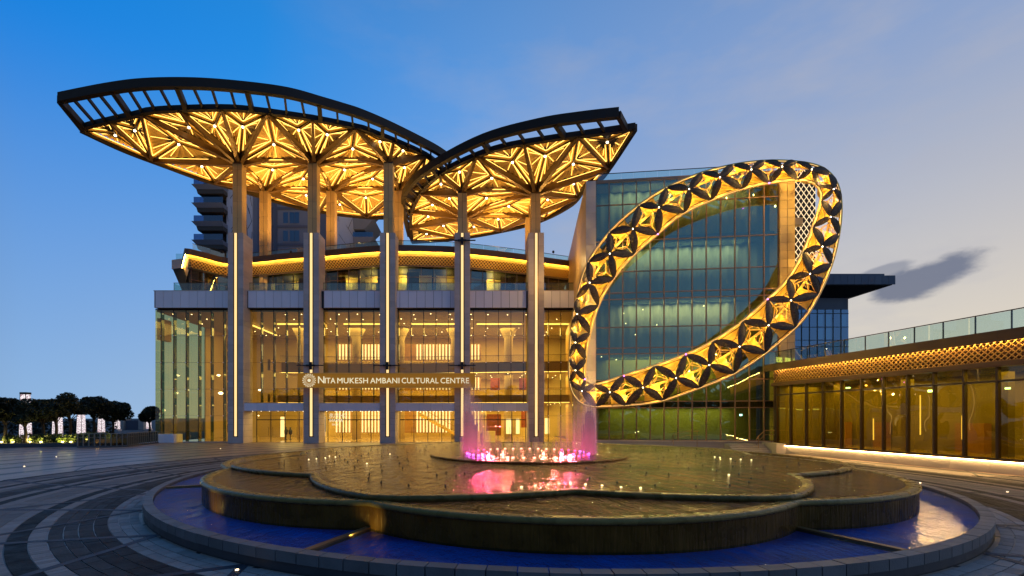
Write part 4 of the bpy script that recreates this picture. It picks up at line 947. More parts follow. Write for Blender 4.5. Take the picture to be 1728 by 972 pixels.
# steps, ramp wall and handrails at the foot of the block
stair = thing('ramp_steps', 'low stone ramp wall with steps at the right foot of the glass block', 'steps', (24.5, 41.0, 0))
for k in range(4): MB().box(22.4 - .0, 25.6, 40.2 + k * .32, 41.9, .0 + k * .18, .18 + k * .18 - .002).build('step', 'concrete', stair)
MB().box(25.65, 26.5, 39.6, 41.6, 0, .85).build('ramp_wall', 'concrete', stair)
def handrail(name, label, pts, posts):
    h = thing(name, label, 'handrail', (pts[0][0], pts[0][1], 0)); MB().tube(pts, .028, 8).build('rail', 'bronze', h, smooth=True)
    MB().tube([(a, b, c - .4) for a, b, c in pts], .018, 8).build('lower_rail', 'bronze', h, smooth=True)
    for (a, b, c) in posts: MB().tube([(a, b, 0.4), (a, b, c)], .024, 8).build('post', 'bronze', h)
handrail('handrail', 'bronze handrail at the middle of the glass block base', [(17.6, 41.8, 1.2), (17.75, 41.8, 1.55), (19.1, 42.0, 1.85), (20.2, 42.0, 1.85)], [(17.75, 41.8, 1.5), (20.0, 42.0, 1.85)])
handrail('handrail', 'bronze handrail on the ramp beside the low pavilion', [(24.4, 40.4, 1.1), (24.6, 40.4, 1.45), (25.5, 40.9, 1.95), (26.4, 41.0, 1.95)], [(24.6, 40.4, 1.4), (26.1, 41.0, 1.95)])
# ================================================================== flower ring sculpture
ringo = thing('flower_ring_sculpture', 'huge tilted golden ring of dark metal flowers before the glass block', 'sculpture', (18.5, 38.5, 0))
O_px = [(961, 635), (962, 590), (968, 530), (985, 460), (1010, 415), (1050, 370), (1110, 325), (1170, 297), (1230, 280), (1290, 272), (1350, 274), (1390, 285), (1412, 310), (1419, 345), (1416, 390), (1405, 440), (1385, 490), (1355, 540), (1300, 590), (1240, 630), (1180, 655), (1110, 678), (1040, 685), (990, 684), (968, 665)]
I_px = [(987, 640), (989, 600), (999, 550), (1015, 505), (1040, 465), (1070, 430), (1110, 395), (1150, 362), (1200, 338), (1260, 317), (1310, 307), (1355, 304), (1378, 313), (1386, 335), (1376, 370), (1355, 425), (1330, 470), (1290, 510), (1240, 552), (1180, 588), (1120, 612), (1060, 632), (1010, 648), (993, 650)]
C_px = [(974, 530), (995, 477), (1029, 428), (1068, 386), (1112, 350), (1163, 319), (1215, 299), (1268, 286), (1320, 281), (1370, 286), (1407, 319), (1402, 366), (1388, 416), (1367, 462), (1335, 507), (1297, 549), (1248, 585), (1197, 616), (1141, 638), (1085, 654), (1029, 662), (982, 660), (971, 625), (971, 578)]
def ringY(px): return 42.0 - 2.5 * (px - 963) / 456
def RP(p, off=0.0): 
    Y = ringY(p[0]) + off; return P(p[0], p[1], Y)
So = spline([(a, b, 0) for a, b in O_px], 8, True); Si = spline([(a, b, 0) for a, b in I_px], 8, True); Sc = spline([(a, b, 0) for a, b in C_px], 8, True)
tubeO = resample(So, 150, True); tubeI = resample(Si, 130, True)
def at(p, off=0.0): return RP((p.x, p.y), off)
MB().tube([at(p) for p in tubeO], .13, 10, True).build('outer_tube', 'gold', ringo, smooth=True)
MB().tube([at(p) for p in tubeI], .13, 10, True).build('inner_tube', 'gold', ringo, smooth=True)
MB().tube([at(p, -.155) for p in tubeO], .022, 6, True).build('outer_light', 'led_ring', ringo)
MB().tube([at(p, -.155) for p in tubeI], .022, 6, True).build('inner_light', 'led_ring', ringo)
backc = resample(Sc, 120, True); MB().tube([at(p, 1.15) for p in backc], .12, 8, True).build('back_tube', 'gold', ringo, smooth=True)
# perforated petal metal
m = material('petal_metal', (.06, .05, .045), .5, metal=.0, spec=.12); t, b = nodes_of(m)
tcn = t.nodes.new('ShaderNodeTexCoord'); vo = t.nodes.new('ShaderNodeTexVoronoi'); vo.inputs['Scale'].default_value = 13; vo.inputs['Randomness'].default_value = .15; t.links.new(tcn.outputs['Object'], vo.inputs['Vector'])
cr_ = t.nodes.new('ShaderNodeValToRGB'); cr_.color_ramp.elements[0].position = .30; cr_.color_ramp.elements[0].color = (.004, .004, .004, 1); cr_.color_ramp.elements[1].position = .45; cr_.color_ramp.elements[1].color = (.15, .105, .07, 1)
t.links.new(vo.outputs['Distance'], cr_.inputs[0]); t.links.new(cr_.outputs[0], b.inputs['Base Color'])
bp = t.nodes.new('ShaderNodeBump'); bp.inputs['Strength'].default_value = .8; bp.inputs['Distance'].default_value = .02; t.links.new(vo.outputs['Distance'], bp.inputs['Height']); t.links.new(bp.outputs[0], b.inputs['Normal'])
hm_ = t.nodes.new('ShaderNodeMath'); hm_.operation = 'LESS_THAN'; hm_.inputs[1].default_value = .30; t.links.new(vo.outputs['Distance'], hm_.inputs[0])
ho = t.nodes.new('ShaderNodeBsdfTransparent'); hx = t.nodes.new('ShaderNodeMixShader'); t.links.new(hm_.outputs[0], hx.inputs[0]); t.links.new(b.outputs[0], hx.inputs[1]); t.links.new(ho.outputs[0], hx.inputs[2]); t.links.new(hx.outputs[0], t.nodes['Material Output'].inputs[0])      # punched holes
def nearest(S, q): return min(S, key=lambda p: (p - q).length_squared)
NF = len(C_px); cen = [Vector((a, b, 0)) for a, b in C_px]
tipsO = []; tipsI = []
for k in range(NF):
    a, b = cen[k], cen[(k + 1) % NF]; mid = (a + b) / 2
    tipsO.append(nearest(So, mid)); tipsI.append(nearest(Si, mid))
BUL = .75
def petal(c, tip, view=Vector((0, -1, 0))):
    d = tip - c; L = d.length; d = d / L; wv = d.cross(view).normalized(); nrm = wv.cross(d).normalized()
    if nrm.y > 0: nrm = -nrm
    m = MB(); n = 10; W_ = min(.32, L * .165); rows = []
    for i in range(n + 1):
        s = i / n; w = W_ * math.sin(PI * s ** .9) ** .75 if 0 < i < n else .015; p = c + d * (L * s) + nrm * (.16 * math.sin(PI * s))
        rows.append([p - wv * w, p + nrm * .05 * (w / W_) , p + wv * w])
    b0 = 0
    for r in rows: m.v += r
    k = 3
    for i in range(n):
        for j in range(2): m.f.append([i * k + j, i * k + j + 1, (i + 1) * k + j + 1, (i + 1) * k + j])
    nv = len(m.v); m.v += [v - nrm * .03 for v in m.v[:nv]]; nf = len(m.f); m.f += [[x + nv for x in f[::-1]] for f in m.f[:nf]]
    for i in range(n):
        m.f.append([i * k, (i + 1) * k, nv + (i + 1) * k, nv + i * k]); m.f.append([i * k + 2, nv + i * k + 2, nv + (i + 1) * k + 2, (i + 1) * k + 2])
    rim = [r[0] for r in rows] + [r[2] for r in rows[::-1]]
    return m, rim
def membrane(a, b, c, sag, name='gold_membrane', n=7, hollow=.30):
    """a three-cornered sheet with hollow edges, sagging back"""
    m = MB(); idx = {}; cn = (a + b + c) / 3
    for i in range(n + 1):
        for j in range(n + 1 - i):
            u, v = i / n, j / n; w = 1 - u - v; p = a * u + b * v + c * w
            e = 27 * u * v * w; pull = hollow * (4 * (u * v + v * w + u * w) / 1.333 - e) * .5
            p = p.lerp(cn, max(0, pull)) + Vector((0, sag * (e ** .6 if e > 0 else 0), 0)); idx[i, j] = len(m.v); m.v.append(p)
    for i in range(n):
        for j in range(n - i):
            m.f.append([idx[i, j], idx[i + 1, j], idx[i, j + 1]])
            if j < n - i - 1: m.f.append([idx[i + 1, j], idx[i + 1, j + 1], idx[i, j + 1]])
    m.build(name, 'gold_membrane', ringo, smooth=True)
for S_, nm in ((tubeO, 'outer_wire'), (tubeI, 'inner_wire')):
    MB().tube([at(p.lerp(nearest(Sc, p), .13), -.16) for p in S_], .032, 6, True).build(nm, 'bronze_dark', ringo)
lampm = MB().lathe((0, 0, 0), [(.01, -.05), (.045, -.03), (.05, .0), (.045, .03), (.01, .05)], 10).mesh('node_lamp', MATS['led_node'])
lampv = MB().lathe((0, 0, 0), [(.01, -.05), (.045, -.03), (.05, .0), (.045, .03), (.01, .05)], 10).mesh('node_lamp', MATS['magenta_led'])
for k in range(NF):
    c2 = cen[k]; c = at(c2, -BUL)
    tO = [at(tipsO[k - 1], -.12), at(tipsO[k], -.12)]; tI = [at(tipsI[k - 1], -.12), at(tipsI[k], -.12)]
    for tip in tO + tI:
        m, rim = petal(c, tip); pt = m.build('petal', 'petal_metal', ringo, smooth=False)
        MB().tube(rim, .022, 5, True).build('petal_wire', 'bronze_dark', pt)
    cb = at(c2, -.25)
    membrane(cb, at(tipsI[k - 1], .1), at(tipsI[k], .1), .35 + .25 * random.random(), hollow=.7)
    nx = cen[(k + 1) % NF]; md = (c2 + nx) / 2
    membrane(at(nx, -.25), at(tipsO[k], .1), at(md, .6), .15 + .3 * random.random(), hollow=.35)
    membrane(cb, at(tipsI[k].lerp(c2, .1), .2), at(c2.lerp(md, .30), .5), .15, hollow=.4); membrane(at(nx, -.25), at(tipsI[k].lerp(nx, .1), .2), at(nx.lerp(md, .26), .5), .15, hollow=.4)
    membrane(cb, at(tipsO[k].lerp(c2, .1), .2), at(c2.lerp(md, .26), .5), .15, hollow=.4)
    membrane(at(c2, .2), at(tipsO[k - 1], .35), at((tipsO[k] + tipsO[k - 1]) / 2, .5), .1)
    # gold ribs: node to tips, crossing struts and hoops between flowers
    for tp in (tipsO[k], tipsI[k]):
        MB().tube([cb, (cb + at(tp)) / 2 + Vector((0, -.05, .0)), at(tp)], .035, 6).build('gold_rib', 'gold', ringo)
        MB().tube([at(nx, -.25), (at(nx, -.25) + at(tp)) / 2, at(tp)], .035, 6).build('gold_rib', 'gold', ringo)
    for (p, q) in ((tipsO[k], md), (tipsI[k], md)):
        MB().tube([at(p, .2), at(p.lerp(q, .6), .55), at(c2.lerp(md, .4), 1.05)], .04, 6).build('gold_rib', 'gold', ringo); MB().tube([at(p, .2), at(p.lerp(q, .6), .5), at(nx.lerp(md, .4), 1.05)], .04, 6).build('gold_rib', 'gold', ringo)
    hr = (tipsO[k] - tipsI[k]).length * .24; hp = [at(md + Vector((math.cos(2 * PI * j / 20), math.sin(2 * PI * j / 20), 0)) * hr, .1 + .25 * math.sin(2 * PI * j / 10)) for j in range(20)]
    MB().tube(hp, .03, 6, True).build('gold_hoop', 'gold', ringo, smooth=True)
    for tpa, tpb in ((tipsO[k - 1], tipsO[k]), (tipsI[k - 1], tipsI[k])):
        arc = [at(tpa.lerp(tpb, s / 8).lerp(c2, .55 * math.sin(PI * s / 8)), -.05) for s in range(9)]; MB().tube(arc, .028, 6).build('wire_arc', 'bronze', ringo, smooth=True)
    for j in range(3):
        p0 = tipsO[k].lerp(tipsI[k], .12 + .3 * j); p1 = c2.lerp(nx, .3 + .2 * j); MB().tube([at(p0, .25), at(p0.lerp(p1, .5) + Vector((3, -3, 0)), -.1), at(p1, .3)], .026, 5).build('gold_rib', 'gold', ringo)
    MB().tube([at(c2 + Vector((math.cos(2 * PI * j / 18), math.sin(2 * PI * j / 18), 0)) * hr * .95, -.3) for j in range(18)], .02, 5, True).build('wire_hoop', 'bronze_dark', ringo)
    link('node_lamp', lampm, ringo, at(c2, -BUL - .2) - ringo.location)
    lamp('node_glow', ringo, 'POINT', at(c2, -.42) - ringo.location, 85, (1, .66, .16), .02)
    lamp('edge_fill', ringo, 'POINT', at(((tipsI[k] + tipsI[k - 1]) / 2).lerp(c2, .4), -.55) - ringo.location, 85, (1, .66, .16), .02)  # unseen point added to brighten the inner gold sheets
    lamp('rear_fill', ringo, 'POINT', at(md, .72) - ringo.location, 60, (1, .62, .14), .02)  # unseen point added to light the ring's back for its mirror image
    lamp('back_glow', ringo, 'POINT', at(md, -.35) - ringo.location, 135, (1, .64, .14), .02)
for k in (3, 7, 14, 17, 19, 21):
    link('node_lamp', lampv, ringo, at(tipsI[k % NF], -.3) - ringo.location)
# ================================================================== low pavilion on the right
W0 = Vector((26.6, 41.2, 0)); WA = math.atan2(-1, .147); WL = 23.0
material('red_backing', (.05, .012, .006), .8)
wing = thing('pavilion', 'low glazed pavilion with glowing lattice frieze and lit plinth', 'building', W0, WA)
def lw(name, mat, x0, x1, y0, y1, z0, z1, parent=None): return MB().box(x0, x1, y0, y1, z0, z1).build(name, mat, parent or wing, world=False)
for k in range(12): lw('plinth_slab', 'concrete', k * 1.95 + .006, (k + 1) * 1.95 - .006, -.34, .3, 0, .64)
lw('plinth_light', 'led_plinth', 0, WL, -.46, -.42, .645, .685); lw('plinth_cap', 'brown_fascia', 0, WL, -.47, .3, .69, .76)
nb = 15; bw = 1.56
gp = {}
for k in range(nb):
    for z0, z1 in ((.82, 5.02), (5.16, 5.86)):
        key = (z0,)
        if key not in gp: gp[key] = MB().box(.05, bw - .05, -.012, .012, 0, z1 - z0).mesh('pane', MATS['glass_wing'])
        link('pane', gp[key], wing, (k * bw + .15, 0, z0))
mm = MB().box(-.055, .055, -.12, .12, .76, 5.95).mesh('mullion', MATS['wing_frame'])
for k in range(nb + 1): link('mullion', mm, wing, (k * bw + .15, 0, 0))
lw('transom', 'wing_frame', 0, WL, -.09, .09, 5.03, 5.15); lw('sill', 'wing_frame', 0, WL, -.10, .10, .762, .82); lw('head', 'brown_fascia', -.1, WL, -.35, .3, 5.88, 6.16)
lw('frieze_back', 'red_backing', -.1, WL, .0, .1, 6.16, 7.32); lw('end_wall', 'brown_fascia', -.12, .02, -.1, 6, .0, 7.3)
fas = lw('fascia', 'brown_fascia', -.6, WL, -.62, .4, 7.32, 7.82); lw('fascia_lip', 'brown_fascia', -.6, WL, -.62, -.57, 7.21, 7.318); lw('roof', 'stone', -.3, WL, .41, 14, 7.3, 7.7)
for k in range(12): lw('fascia_joint', 'wing_frame', k * 1.95 + .5, k * 1.95 + .515, -.625, -.619, 7.33, 7.81)
lat = lw('lattice_frame', 'bronze', -.05, WL, -.16, -.13, 6.16, 6.22); lw('lattice_frame', 'bronze', -.05, WL, -.16, -.13, 7.26, 7.32)
material('lattice_gold', (.66, .40, .12), .4, metal=.6, var=.1)
pitch = .30; zl0, zl1 = 6.22, 7.26; H = zl1 - zl0
for sgn in (1, -1):
    bm_ = MB().beam((0, 0, 0), (H, 0, H), .034, .05, up=Vector((0, 1, 0))) if sgn > 0 else MB().beam((0, .0, H), (H, .0, 0), .034, .05, up=Vector((0, 1, 0)))
    me = bm_.mesh('lattice_bar', MATS['lattice_gold'])
    for k in range(int((WL - H) / pitch)): link('lattice_bar', me, lat, (k * pitch, -.16 if sgn > 0 else -.105, zl0))
ros = MB()
for k in range(int((WL - .3) / pitch)):
    for j in range(int(H / pitch)):
        c = Vector((k * pitch + .0, -.19, zl0 + (j + .5) * pitch + .02)); n = 8
        if c.z > zl1 - .06: continue
        for s in range(4):
            a = PI / 4 + s * PI / 2; d = Vector((math.cos(a), 0, math.sin(a))); e = Vector((-d.z, 0, d.x)); ros.poly([c, c + d * .04 + e * .018, c + d * .08, c + d * .04 - e * .018])
ros.build('lattice_rosettes', 'lattice_gold', lat, world=False, kind='stuff')
lw('frieze_light', 'led_wing', -.05, WL, -.46, -.42, 7.255, 7.285)
# balustrade
nbl = 14; lb_ = 1.62
g_me = MB().box(.02, lb_ - .02, -.01, .01, 0, .98).mesh('balustrade_glass', MATS['glass_rail']); p_me = MB().box(-.025, .025, -.03, .03, 0, 1.06).mesh('baluster', MATS['dark_metal'])
for k in range(nbl): link('balustrade_glass', g_me, wing, (k * lb_ + .2, -.15, 7.86)); link('baluster', p_me, wing, (k * lb_ + .2, -.11, 7.82))
lw('balustrade_rail', 'dark_metal', .1, WL, -.18, -.12, 8.86, 8.91)
# rooms behind the glass
lw('room_floor', 'floor_marble', 0, WL, .3, 12, .5, .74); lw('room_ceiling', 'dark_room', 0, WL, .3, 12, 5.9, 6.1); lw('room_wall', 'olive_wall', 0, WL, 5.0, 5.2, .74, 5.9)
for x in (3.2, 8.5, 14.0, 19.0): lw('room_column', 'olive_wall', x, x + .5, 2.6, 3.1, .74, 5.9)
for x, w in ((1.6, 1.1), (5.0, .9), (10.6, 1.6), (16.3, 1.2)): lw('room_cabinet', 'wood', x, x + w, 4.3, 4.9, .74, 2.7)
lw('room_end_wall', 'olive_wall', .03, .12, .3, 5, .74, 5.9)
for x in (3, 7.5, 12.5, 18): lamp('room_lamp', wing, 'AREA', (x, 2.6, 5.8), 310, (1, .78, .17), 6, 3)
for x, za, zb_ in ((10.2, 1.9, 4.6), (12.6, 1.7, 3.2), (12.65, 3.6, 4.7), (15.6, 1.6, 4.2), (15.9, 1.5, 3.0), (18.6, 1.4, 3.3), (19.8, 1.6, 4.8), (20.1, 1.6, 4.6), (6.1, 1.4, 2.9), (7.0, 1.4, 3.0)): lw('glow_streak', 'slat_light', x, x + .05, 2.0, 2.05, za, zb_)  # glowing streaks, several added to read as reflections in the glass
lw('cool_lamp', 'cool_lamp', 5.2, 5.5, 1.6, 1.7, 5.35, 5.45); lw('cool_lamp', 'cool_lamp', 11.0, 11.25, 1.6, 1.7, 4.75, 4.9); lw('cool_lamp', 'cool_lamp', 15.0, 15.2, 1.6, 1.7, 4.7, 4.8)
# ================================================================== dark building behind the ring at the right
YB = 72.0
far = thing('office_building', 'dark navy building with flat overhanging roof behind the pavilion', 'building', (54, YB, 0))
xa, xb = pxX(1325, YB), pxX(1433, YB); zt = zz(500, YB)
MB().box(xa, xb, YB + .2, 95, 0, zt).build('wall', 'navy_panel', far)
MB().box(xa - 6, xb + 4.0, YB - 3, 96, zz(481, 69), zz(466, 69)).build('roof_slab', 'dark_room', far)
for k in range(20):
    x = xa - 6 + k * 1.02
    if x + 1 < xb + 5.2: MB().box(x + .01, x + 1.0, YB - 3.08, YB - 2.99, zz(480, 69), zz(465, 69)).build('fascia_panel', 'navy_panel', far)
MB().box(xa - 6, xb + 3.2, YB - 2.6, 95, zz(466, 69), zz(460.5, 69)).build('roof_upstand', 'navy_panel', far)
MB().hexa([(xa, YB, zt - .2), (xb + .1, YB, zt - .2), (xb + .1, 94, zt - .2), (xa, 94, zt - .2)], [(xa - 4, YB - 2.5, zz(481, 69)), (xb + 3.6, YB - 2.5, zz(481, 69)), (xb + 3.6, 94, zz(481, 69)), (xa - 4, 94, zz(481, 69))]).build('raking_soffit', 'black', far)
random.seed(3)
rows = [522, 529, 552, 574, 585, 608, 632]; colsx = [1326 + i * 13.3 for i in range(9)]
for i in range(8):
    for j in range(6):
        x0_, x1_ = pxX(colsx[i], YB), pxX(colsx[i + 1], YB); z1_, z0_ = zz(rows[j], YB), zz(rows[j + 1], YB)
        lit = (i, j) in ((4, 1), (5, 1), (5, 2), (7, 1), (4, 2), (5, 4))
        w = MB().box(x0_ + .06, x1_ - .06, YB + .0, YB + .06, z0_ + .05, z1_ - .05).build('window', 'glass_blue', far)
        if lit: MB().box(x0_ + .25, x1_ - .3, YB + .1, YB + .14, z0_ + .2, z1_ - .2).build('lit_room', 'window_teal', w)
        MB().box(x0_ - .05, x0_ + .05, YB - .06, YB + .1, z0_, z1_).build('window_frame', 'dark_metal', w); MB().box(x0_ + .05, x1_ - .05, YB - .05, YB + .08, z0_ - .04, z0_ + .04).build('window_sill', 'dark_metal', w)
# ================================================================== apartment tower behind the canopy
YT = 85.0; tX = lambda px: pxX(px, YT); tZ = lambda py: zz(py, YT)
tower = thing('apartment_tower', 'blue-grey apartment tower with stacked balconies behind the larger canopy', 'building', (tX(490), YT, 0))
MB().box(tX(386), tX(602), YT, YT + 14, 0, 49).build('wall', 'grey_render', tower)
material('white_fin', (.42, .45, .52), .6, var=.05)
for pa, pb in ((384, 402), (418, 427), (570, 600)): 
    fn = MB().box(tX(pa), tX(pb), YT - .35, YT, 18, 49).build('patterned_panel', 'white_fin', tower)
    random.seed(int(pa))
    for k in range(22):
        x = random.uniform(tX(pa), tX(pb)); z = 18 + k * 1.4; x2 = min(tX(pb), max(tX(pa), x + random.uniform(-1.4, 1.4))); MB().beam((x, YT - .37, z), (x2, YT - .37, z + random.uniform(1.4, 2.6)), .06, .05).build('branch_line', 'dark_metal', fn)
for pa, pb in ((436, 460), (462, 468), (540, 552)): MB().box(tX(pa), tX(pb), YT - .2, YT, 18, 49).build('pilaster', 'navy_panel', tower)
fl = [tZ(y) for y in (412, 381.5, 351, 320.5, 290, 259)]
for i, z in enumerate(fl):
    s = MB().hexa([(tX(341), YT - 1.8, z - .75), (tX(386), YT - 1.8, z - .75), (tX(386), YT + 6, z - .75), (tX(341), YT + 6, z - .75)], [(tX(335), YT - 2.2, z), (tX(386), YT - 2.2, z), (tX(386), YT + 6, z), (tX(335), YT + 6, z)]).build('balcony', 'grey_render', tower)
    MB().box(tX(338), tX(386), YT - 2.0, YT - 1.97, z, z + 1.1).build('balcony_glass', 'glass_blue', s); MB().box(tX(338), tX(386), YT + 1.0, YT + 1.2, z, z + 2.9).build('balcony_wall', 'dark_room', s)
    MB().box(tX(360), tX(366), YT + .9, YT + 1.05, z, z + 2.9).build('balcony_pier', 'grey_render', s)
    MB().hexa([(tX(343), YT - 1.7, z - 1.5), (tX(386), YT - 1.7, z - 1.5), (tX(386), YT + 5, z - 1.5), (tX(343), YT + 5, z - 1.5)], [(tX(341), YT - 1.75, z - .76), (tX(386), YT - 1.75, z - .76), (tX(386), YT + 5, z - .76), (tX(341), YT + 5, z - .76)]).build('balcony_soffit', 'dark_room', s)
    for pa, pb in ((478, 486), (489, 497), (497.5, 505), (522, 530), (446, 454)):
        w = MB().box(tX(pa), tX(pb), YT - .04, YT + .02, z + .5, z + 2.5).build('window', 'glass_blue', tower); MB().box(tX(pa), tX(pb), YT + .03, YT + .1, z + .5, z + 2.5).build('window_room', 'dark_room', w)
        MB().box(tX(pa) - .08, tX(pb) + .08, YT - .1, YT - .0, z + .4, z + .5).build('window_sill', 'grey_render', w)
    MB().box(tX(460), tX(540), YT - .12, YT - .01, z - .35, z + .1).build('string_course', 'navy_panel', tower)
    s = MB().hexa([(tX(600), YT - 1.5, z - 1.2), (tX(618), YT - 1.5, z - 1.2), (tX(618), YT + 5, z - 1.2), (tX(600), YT + 5, z - 1.2)], [(tX(600), YT - 1.9, z + .6), (tX(635), YT - 1.9, z + .6), (tX(635), YT + 5, z + .6), (tX(600), YT + 5, z + .6)]).build('balcony', 'grey_render', tower)
    MB().box(tX(600), tX(633), YT - 1.8, YT - 1.77, z + .6, z + 1.5).build('balcony_glass', 'glass_blue', s); MB().box(tX(600), tX(617), YT + .5, YT + .7, z + .6, z + 2.2).build('balcony_wall', 'dark_room', s)
# ================================================================== garden at the left: lit pylons, trees, bushes
def pylon(i, px, Y, label):
    zt = 5.75 if i == 0 else 5.1
    X = pxX(px, Y); w = .6; p = thing('light_pylon', label, 'light pylon', (X, Y, 0), 0, 'lit pylons along the garden')
    body = MB().hexa([(X - w / 2 - .1, Y - w / 2 - .1, .4), (X + w / 2 + .1, Y - w / 2 - .1, .4), (X + w / 2 + .1, Y + w / 2 + .1, .4), (X - w / 2 - .1, Y + w / 2 + .1, .4)], [(X - w / 2, Y - w / 2, zt), (X + w / 2, Y - w / 2, zt), (X + w / 2, Y + w / 2, zt), (X - w / 2, Y + w / 2, zt)]).build('lantern', 'pylon_pattern', p)
    MB().box(X - w / 2 - .05, X + w / 2 + .05, Y - w / 2 - .05, Y + w / 2 + .05, zt, zt + .25).build('cap', 'black', p); MB().box(X - w / 2 - .3, X + w / 2 + .3, Y - w / 2 - .3, Y + w / 2 + .3, 0, .4).build('base', 'stone', p)
    for sx in (-1, 1):
        MB().beam((X + sx * (w / 2 + .11), Y - w / 2 - .12, .4), (X + sx * (w / 2 + .01), Y - w / 2 - .02, zt), .06, .06).build('frame_bar', 'dark_metal', p)
m = emitter('pylon_pattern', (1, .9, .92), 1.15); t = m.node_tree; e = [n for n in t.nodes if n.type == 'EMISSION'][0]
tcn = t.nodes.new('ShaderNodeTexCoord'); vo = t.nodes.new('ShaderNodeTexVoronoi'); vo.inputs['Scale'].default_value = 7; t.links.new(tcn.outputs['Object'], vo.inputs['Vector'])
cr_ = t.nodes.new('ShaderNodeValToRGB'); cr_.color_ramp.elements[0].position = .35; cr_.color_ramp.elements[0].color = (1, .92, .94, 1); cr_.color_ramp.elements[1].position = .75; cr_.color_ramp.elements[1].color = (.35, .22, .26, 1); t.links.new(vo.outputs['Distance'], cr_.inputs[0]); t.links.new(cr_.outputs[0], e.inputs[0])
PY = [(43, 53.4, 'white lit pylon with dark cap, nearest and leftmost of the row'), (97, 60, 'second white lit pylon from the left picture edge'), (137, 70, 'third white lit pylon from the left, behind the tallest tree'), (171, 85, 'fourth white lit pylon from the left, above the railing end'), (198, 108, 'fifth white lit pylon from the left, beside the gate wall'), (251, 112, 'small white lit pylon close to the glass corner of the building')]
for i, q in enumerate(PY): pylon(i, *q)
def leaf_cloud(m, c, rad, n, size, rnd, squash=.8):
    for _ in range(n):
        while True:
            v = Vector((rnd.uniform(-1, 1), rnd.uniform(-1, 1), rnd.uniform(-1, 1)))
            if v.length < 1: break
        v = v.normalized() * (v.length ** .45); p = c + Vector((v.x * rad, v.y * rad, v.z * rad * squash)); s = size * rnd.uniform(.6, 1.3)
        a = Vector((rnd.gauss(0, 1), rnd.gauss(0, 1), rnd.gauss(0, .6))).normalized(); b = a.cross(Vector((rnd.gauss(0, 1), rnd.gauss(0, 1), rnd.gauss(0, 1)))).normalized()
        k = len(m.v); m.v += [p - a * s, p + b * s * .5, p + a * s, p - b * s * .5]; m.f.append([k, k + 1, k + 2, k + 3])
def tree(px, top, half, Y, label, seed):
    rnd = random.Random(seed); X = pxX(px, Y); zt_ = zz(top, Y); R_ = half / F * Y
    t_ = thing('garden_tree', label, 'tree', (X, Y, 0), 0, 'dark trees along the garden')
    m = MB(); m.tube([(X, Y, 0), (X + .1, Y, zt_ * .3), (X - .05, Y, zt_ * .55)], [.2, .15, .1], 8)
    m.build('trunk', 'bark', t_, smooth=True)
    lm = MB(); cl_ = MB(); n = 13
    for k in range(n):
        a = rnd.uniform(0, 2 * PI); q = rnd.uniform(.1, .75) * R_; z = zt_ * rnd.uniform(.60, .90) if k else zt_ - R_ * .36
        c = Vector((X + q * math.cos(a), Y + q * math.sin(a), z)); lm.tube([(X, Y, zt_ * .42), c], [.07, .02], 5)
        leaf_cloud(cl_, c, R_ * rnd.uniform(.36, .56), 420, .19, rnd)
    lm.build('limbs', 'bark', t_); cl_.build('crown', 'leaf', t_)
for i, q in enumerate([(-12, 671, 31, 51, 'dark tree cut by the left picture edge'), (8, 671, 26, 51.5, 'dark tree between the picture edge and the nearest pylon'), (72, 673, 27, 53, 'dark tree between the nearest and second pylon'), (94, 671, 18, 56, 'small dark tree before the second pylon'), (118, 664, 27, 60, 'tallest dark round-topped tree in the garden row'), (158, 668, 28, 64, 'dark tree between the third and fourth pylon'), (190, 677, 28, 70, 'last dark tree before the gap, above the railing'), (252, 686, 17, 76, 'small dark tree beside the glass corner of the building'), (42, 681, 13, 50.6, 'slim dark tree before the nearest pylon')]): tree(*q, seed=40 + i)
def bush(px, Y, w, h, label, lit, seed):
    rnd = random.Random(seed); X = pxX(px, Y); b = thing('garden_bush', label, 'bush', (X, Y, 0), 0, 'bushes along the planter')
    st = MB(); cl_ = MB()
    for k in range(5):
        c = Vector((X + rnd.uniform(-.5, .5) * w, Y + rnd.uniform(-.3, .3), h * rnd.uniform(.45, .8))); st.tube([(X, Y, .1), c], [.04, .015], 5); leaf_cloud(cl_, c, w * .35, 130, .13, rnd, .9)
    st.build('stems', 'bark', b); cl_.build('foliage', 'leaf_bush', b)
    if lit:
        MB().lathe((X + .2, Y - .55, .32), [(.04, 0), (.12, .08), (.12, .14)], 8).build('garden_light', 'garden_light', b); lamp('garden_glow', b, 'POINT', (.2, -.75, .55), 70, (1, .80, .22), .08)
desc = ['leftmost lit bush in the planter', 'lit bush left of the nearest pylon', 'lit bush at the foot of the nearest pylon', 'dark bush right of the nearest pylon', 'lit bush right of the second pylon', 'lit bush under the tallest tree', 'dark low bush left of the railing', 'lit bush behind the railing start', 'dark bush behind the railing', 'lit bush behind the far railing']
for i, (px, lit) in enumerate([(8, 1), (27, 1), (56, 1), (74, 1), (88, 0), (110, 1), (124, 1), (150, 1), (170, 0), (188, 1)]): bush(px, 51.5 + (i > 6) * 6, 1.3, 1.15, desc[i], lit, 70 + i)
pb = thing('planter', 'long low dark planter wall under the lit bushes', 'planter', (-46, 49.6, 0))
MB().hexa([(-62, 46.5, 0), (-39.5, 49.3, 0), (-39.5, 54, 0), (-62, 54, 0)], [(-62, 46.5, .3), (-39.5, 49.3, .3), (-39.5, 54, .3), (-62, 54, .3)]).build('soil', 'soil', pb); MB().beam((-62, 46.4, .2), (-39.5, 49.2, .2), .2, .42).build('planter_wall', 'granite_dark', pb)
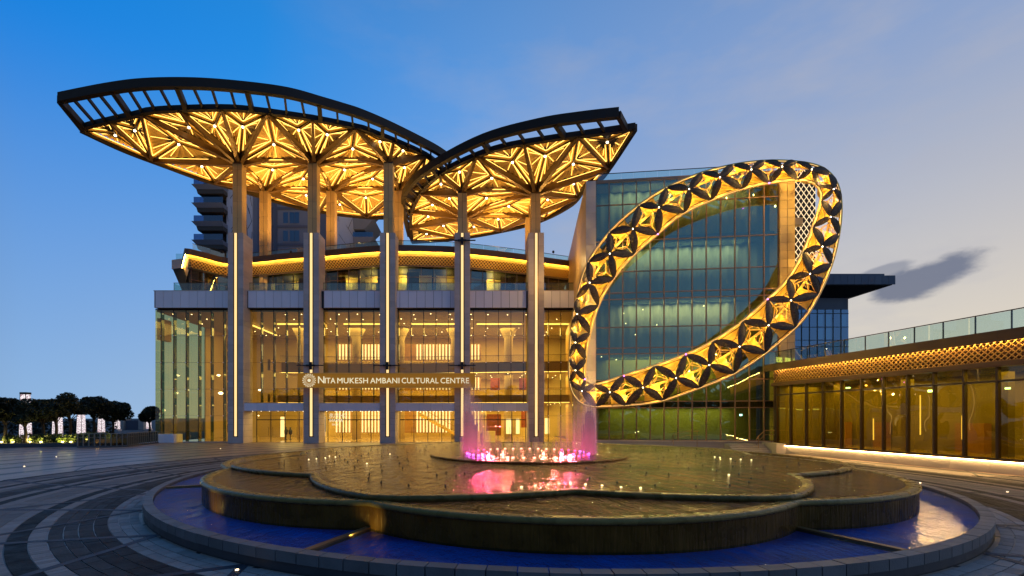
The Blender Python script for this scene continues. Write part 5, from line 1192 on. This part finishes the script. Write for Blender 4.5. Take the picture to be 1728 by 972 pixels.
# ramp railing
rail = thing('ramp_railing', 'metal railing with glass infill round the ramp at the building corner', 'railing', (-40, 47.5, 0))
pth = [Vector((pxX(132, 46.5), 46.5, 0)), Vector((-36.5, 47.6, 0)), Vector((-35.0, 49.6, 0)), Vector((pxX(262, 53.5), 53.5, 0))]
pth = [G(131, 755.5), G(160, 755), G(188, 754.5), G(215, 753.5), G(233, 751), G(250, 749), G(266, 747.5)]
ps = resample(pth, 25); MB().sweep(ps, [(-.12, 0), (.12, 0), (.12, .13), (-.12, .13)]).build('kerb', 'granite_dark', rail)
MB().tube([p + Vector((0, 0, 1.42)) for p in ps], .03, 6).build('top_rail', 'rail_grey', rail); MB().tube([p + Vector((0, 0, 1.02)) for p in ps], .022, 6).build('mid_rail', 'rail_grey', rail)
for p in ps: MB().box(p.x - .05, p.x + .05, p.y - .03, p.y + .03, .13, 1.45).build('post', 'rail_grey', rail)
for a, b in zip(ps, ps[1:]):
    MB().hexa([a + Vector((.07, 0, .2)), b + Vector((-.07, 0, .2)), b + Vector((-.07, .02, .2)), a + Vector((.07, .02, .2))], [a + Vector((.07, 0, 1.35)), b + Vector((-.07, 0, 1.35)), b + Vector((-.07, .02, 1.35)), a + Vector((.07, .02, 1.35))]).build('infill_glass', 'glass_infill', rail)
rwl = thing('ramp_wall', 'low ochre wall lit warm behind the ramp railing', 'wall', (-38.5, 50.5, 0))
MB().beam((-41.6, 50.2, .32), (-38.6, 52.6, .42), .25, .64).build('wall_face', 'cream_wall', rwl); MB().beam((-41.6, 50.2, .68), (-38.6, 52.6, .78), .34, .08).build('wall_cap', 'stone', rwl); lamp('wall_lamp', rwl, 'POINT', (-2.0, -1.2, .5), 22, AMBER, .1)
# far gate wall beyond the trees
gate = thing('gate_wall', 'distant low grey gate wall with two taller ends beyond the railing', 'wall', (pxX(225, 120), 120, 0))
for pa, pb_, pt in ((203, 212, 708), (212, 237, 709), (237, 246, 708)): MB().box(pxX(pa, 120) + .02, pxX(pb_, 120) - .02, 120 - (.8 if pt == 708 else 0), 122, 0, zz(pt, 120)).build('wall_block', 'concrete' if pt == 708 else 'navy_panel', gate)
# unseen tree belt added behind the viewer to darken the reflections in the glass
bt = MB(); rnd = random.Random(9)
for k in range(56):
    X = -75 + k * 2.9; leaf_cloud(bt, Vector((X, -38 + rnd.uniform(-3, 3), 5.5 + rnd.uniform(-1, 2))), 5.2, 260, .9, rnd, 1.15)
bt.build('added_tree_belt', 'leaf', None, kind='stuff', label='dark mass of trees added behind the viewer to darken the glass', cat='trees')
# wall of low hedge and darkness beyond the garden
hd = MB(); rnd = random.Random(5)
for k in range(28):
    X = -122 + k * 1.85; leaf_cloud(hd, Vector((X, 88 + rnd.uniform(-2, 2), 1.2)), 1.7, 170, .34, rnd, .85)
hd.build('far_hedge', 'leaf', None, kind='stuff', label='dark distant hedge mass behind the garden trees', cat='hedge')
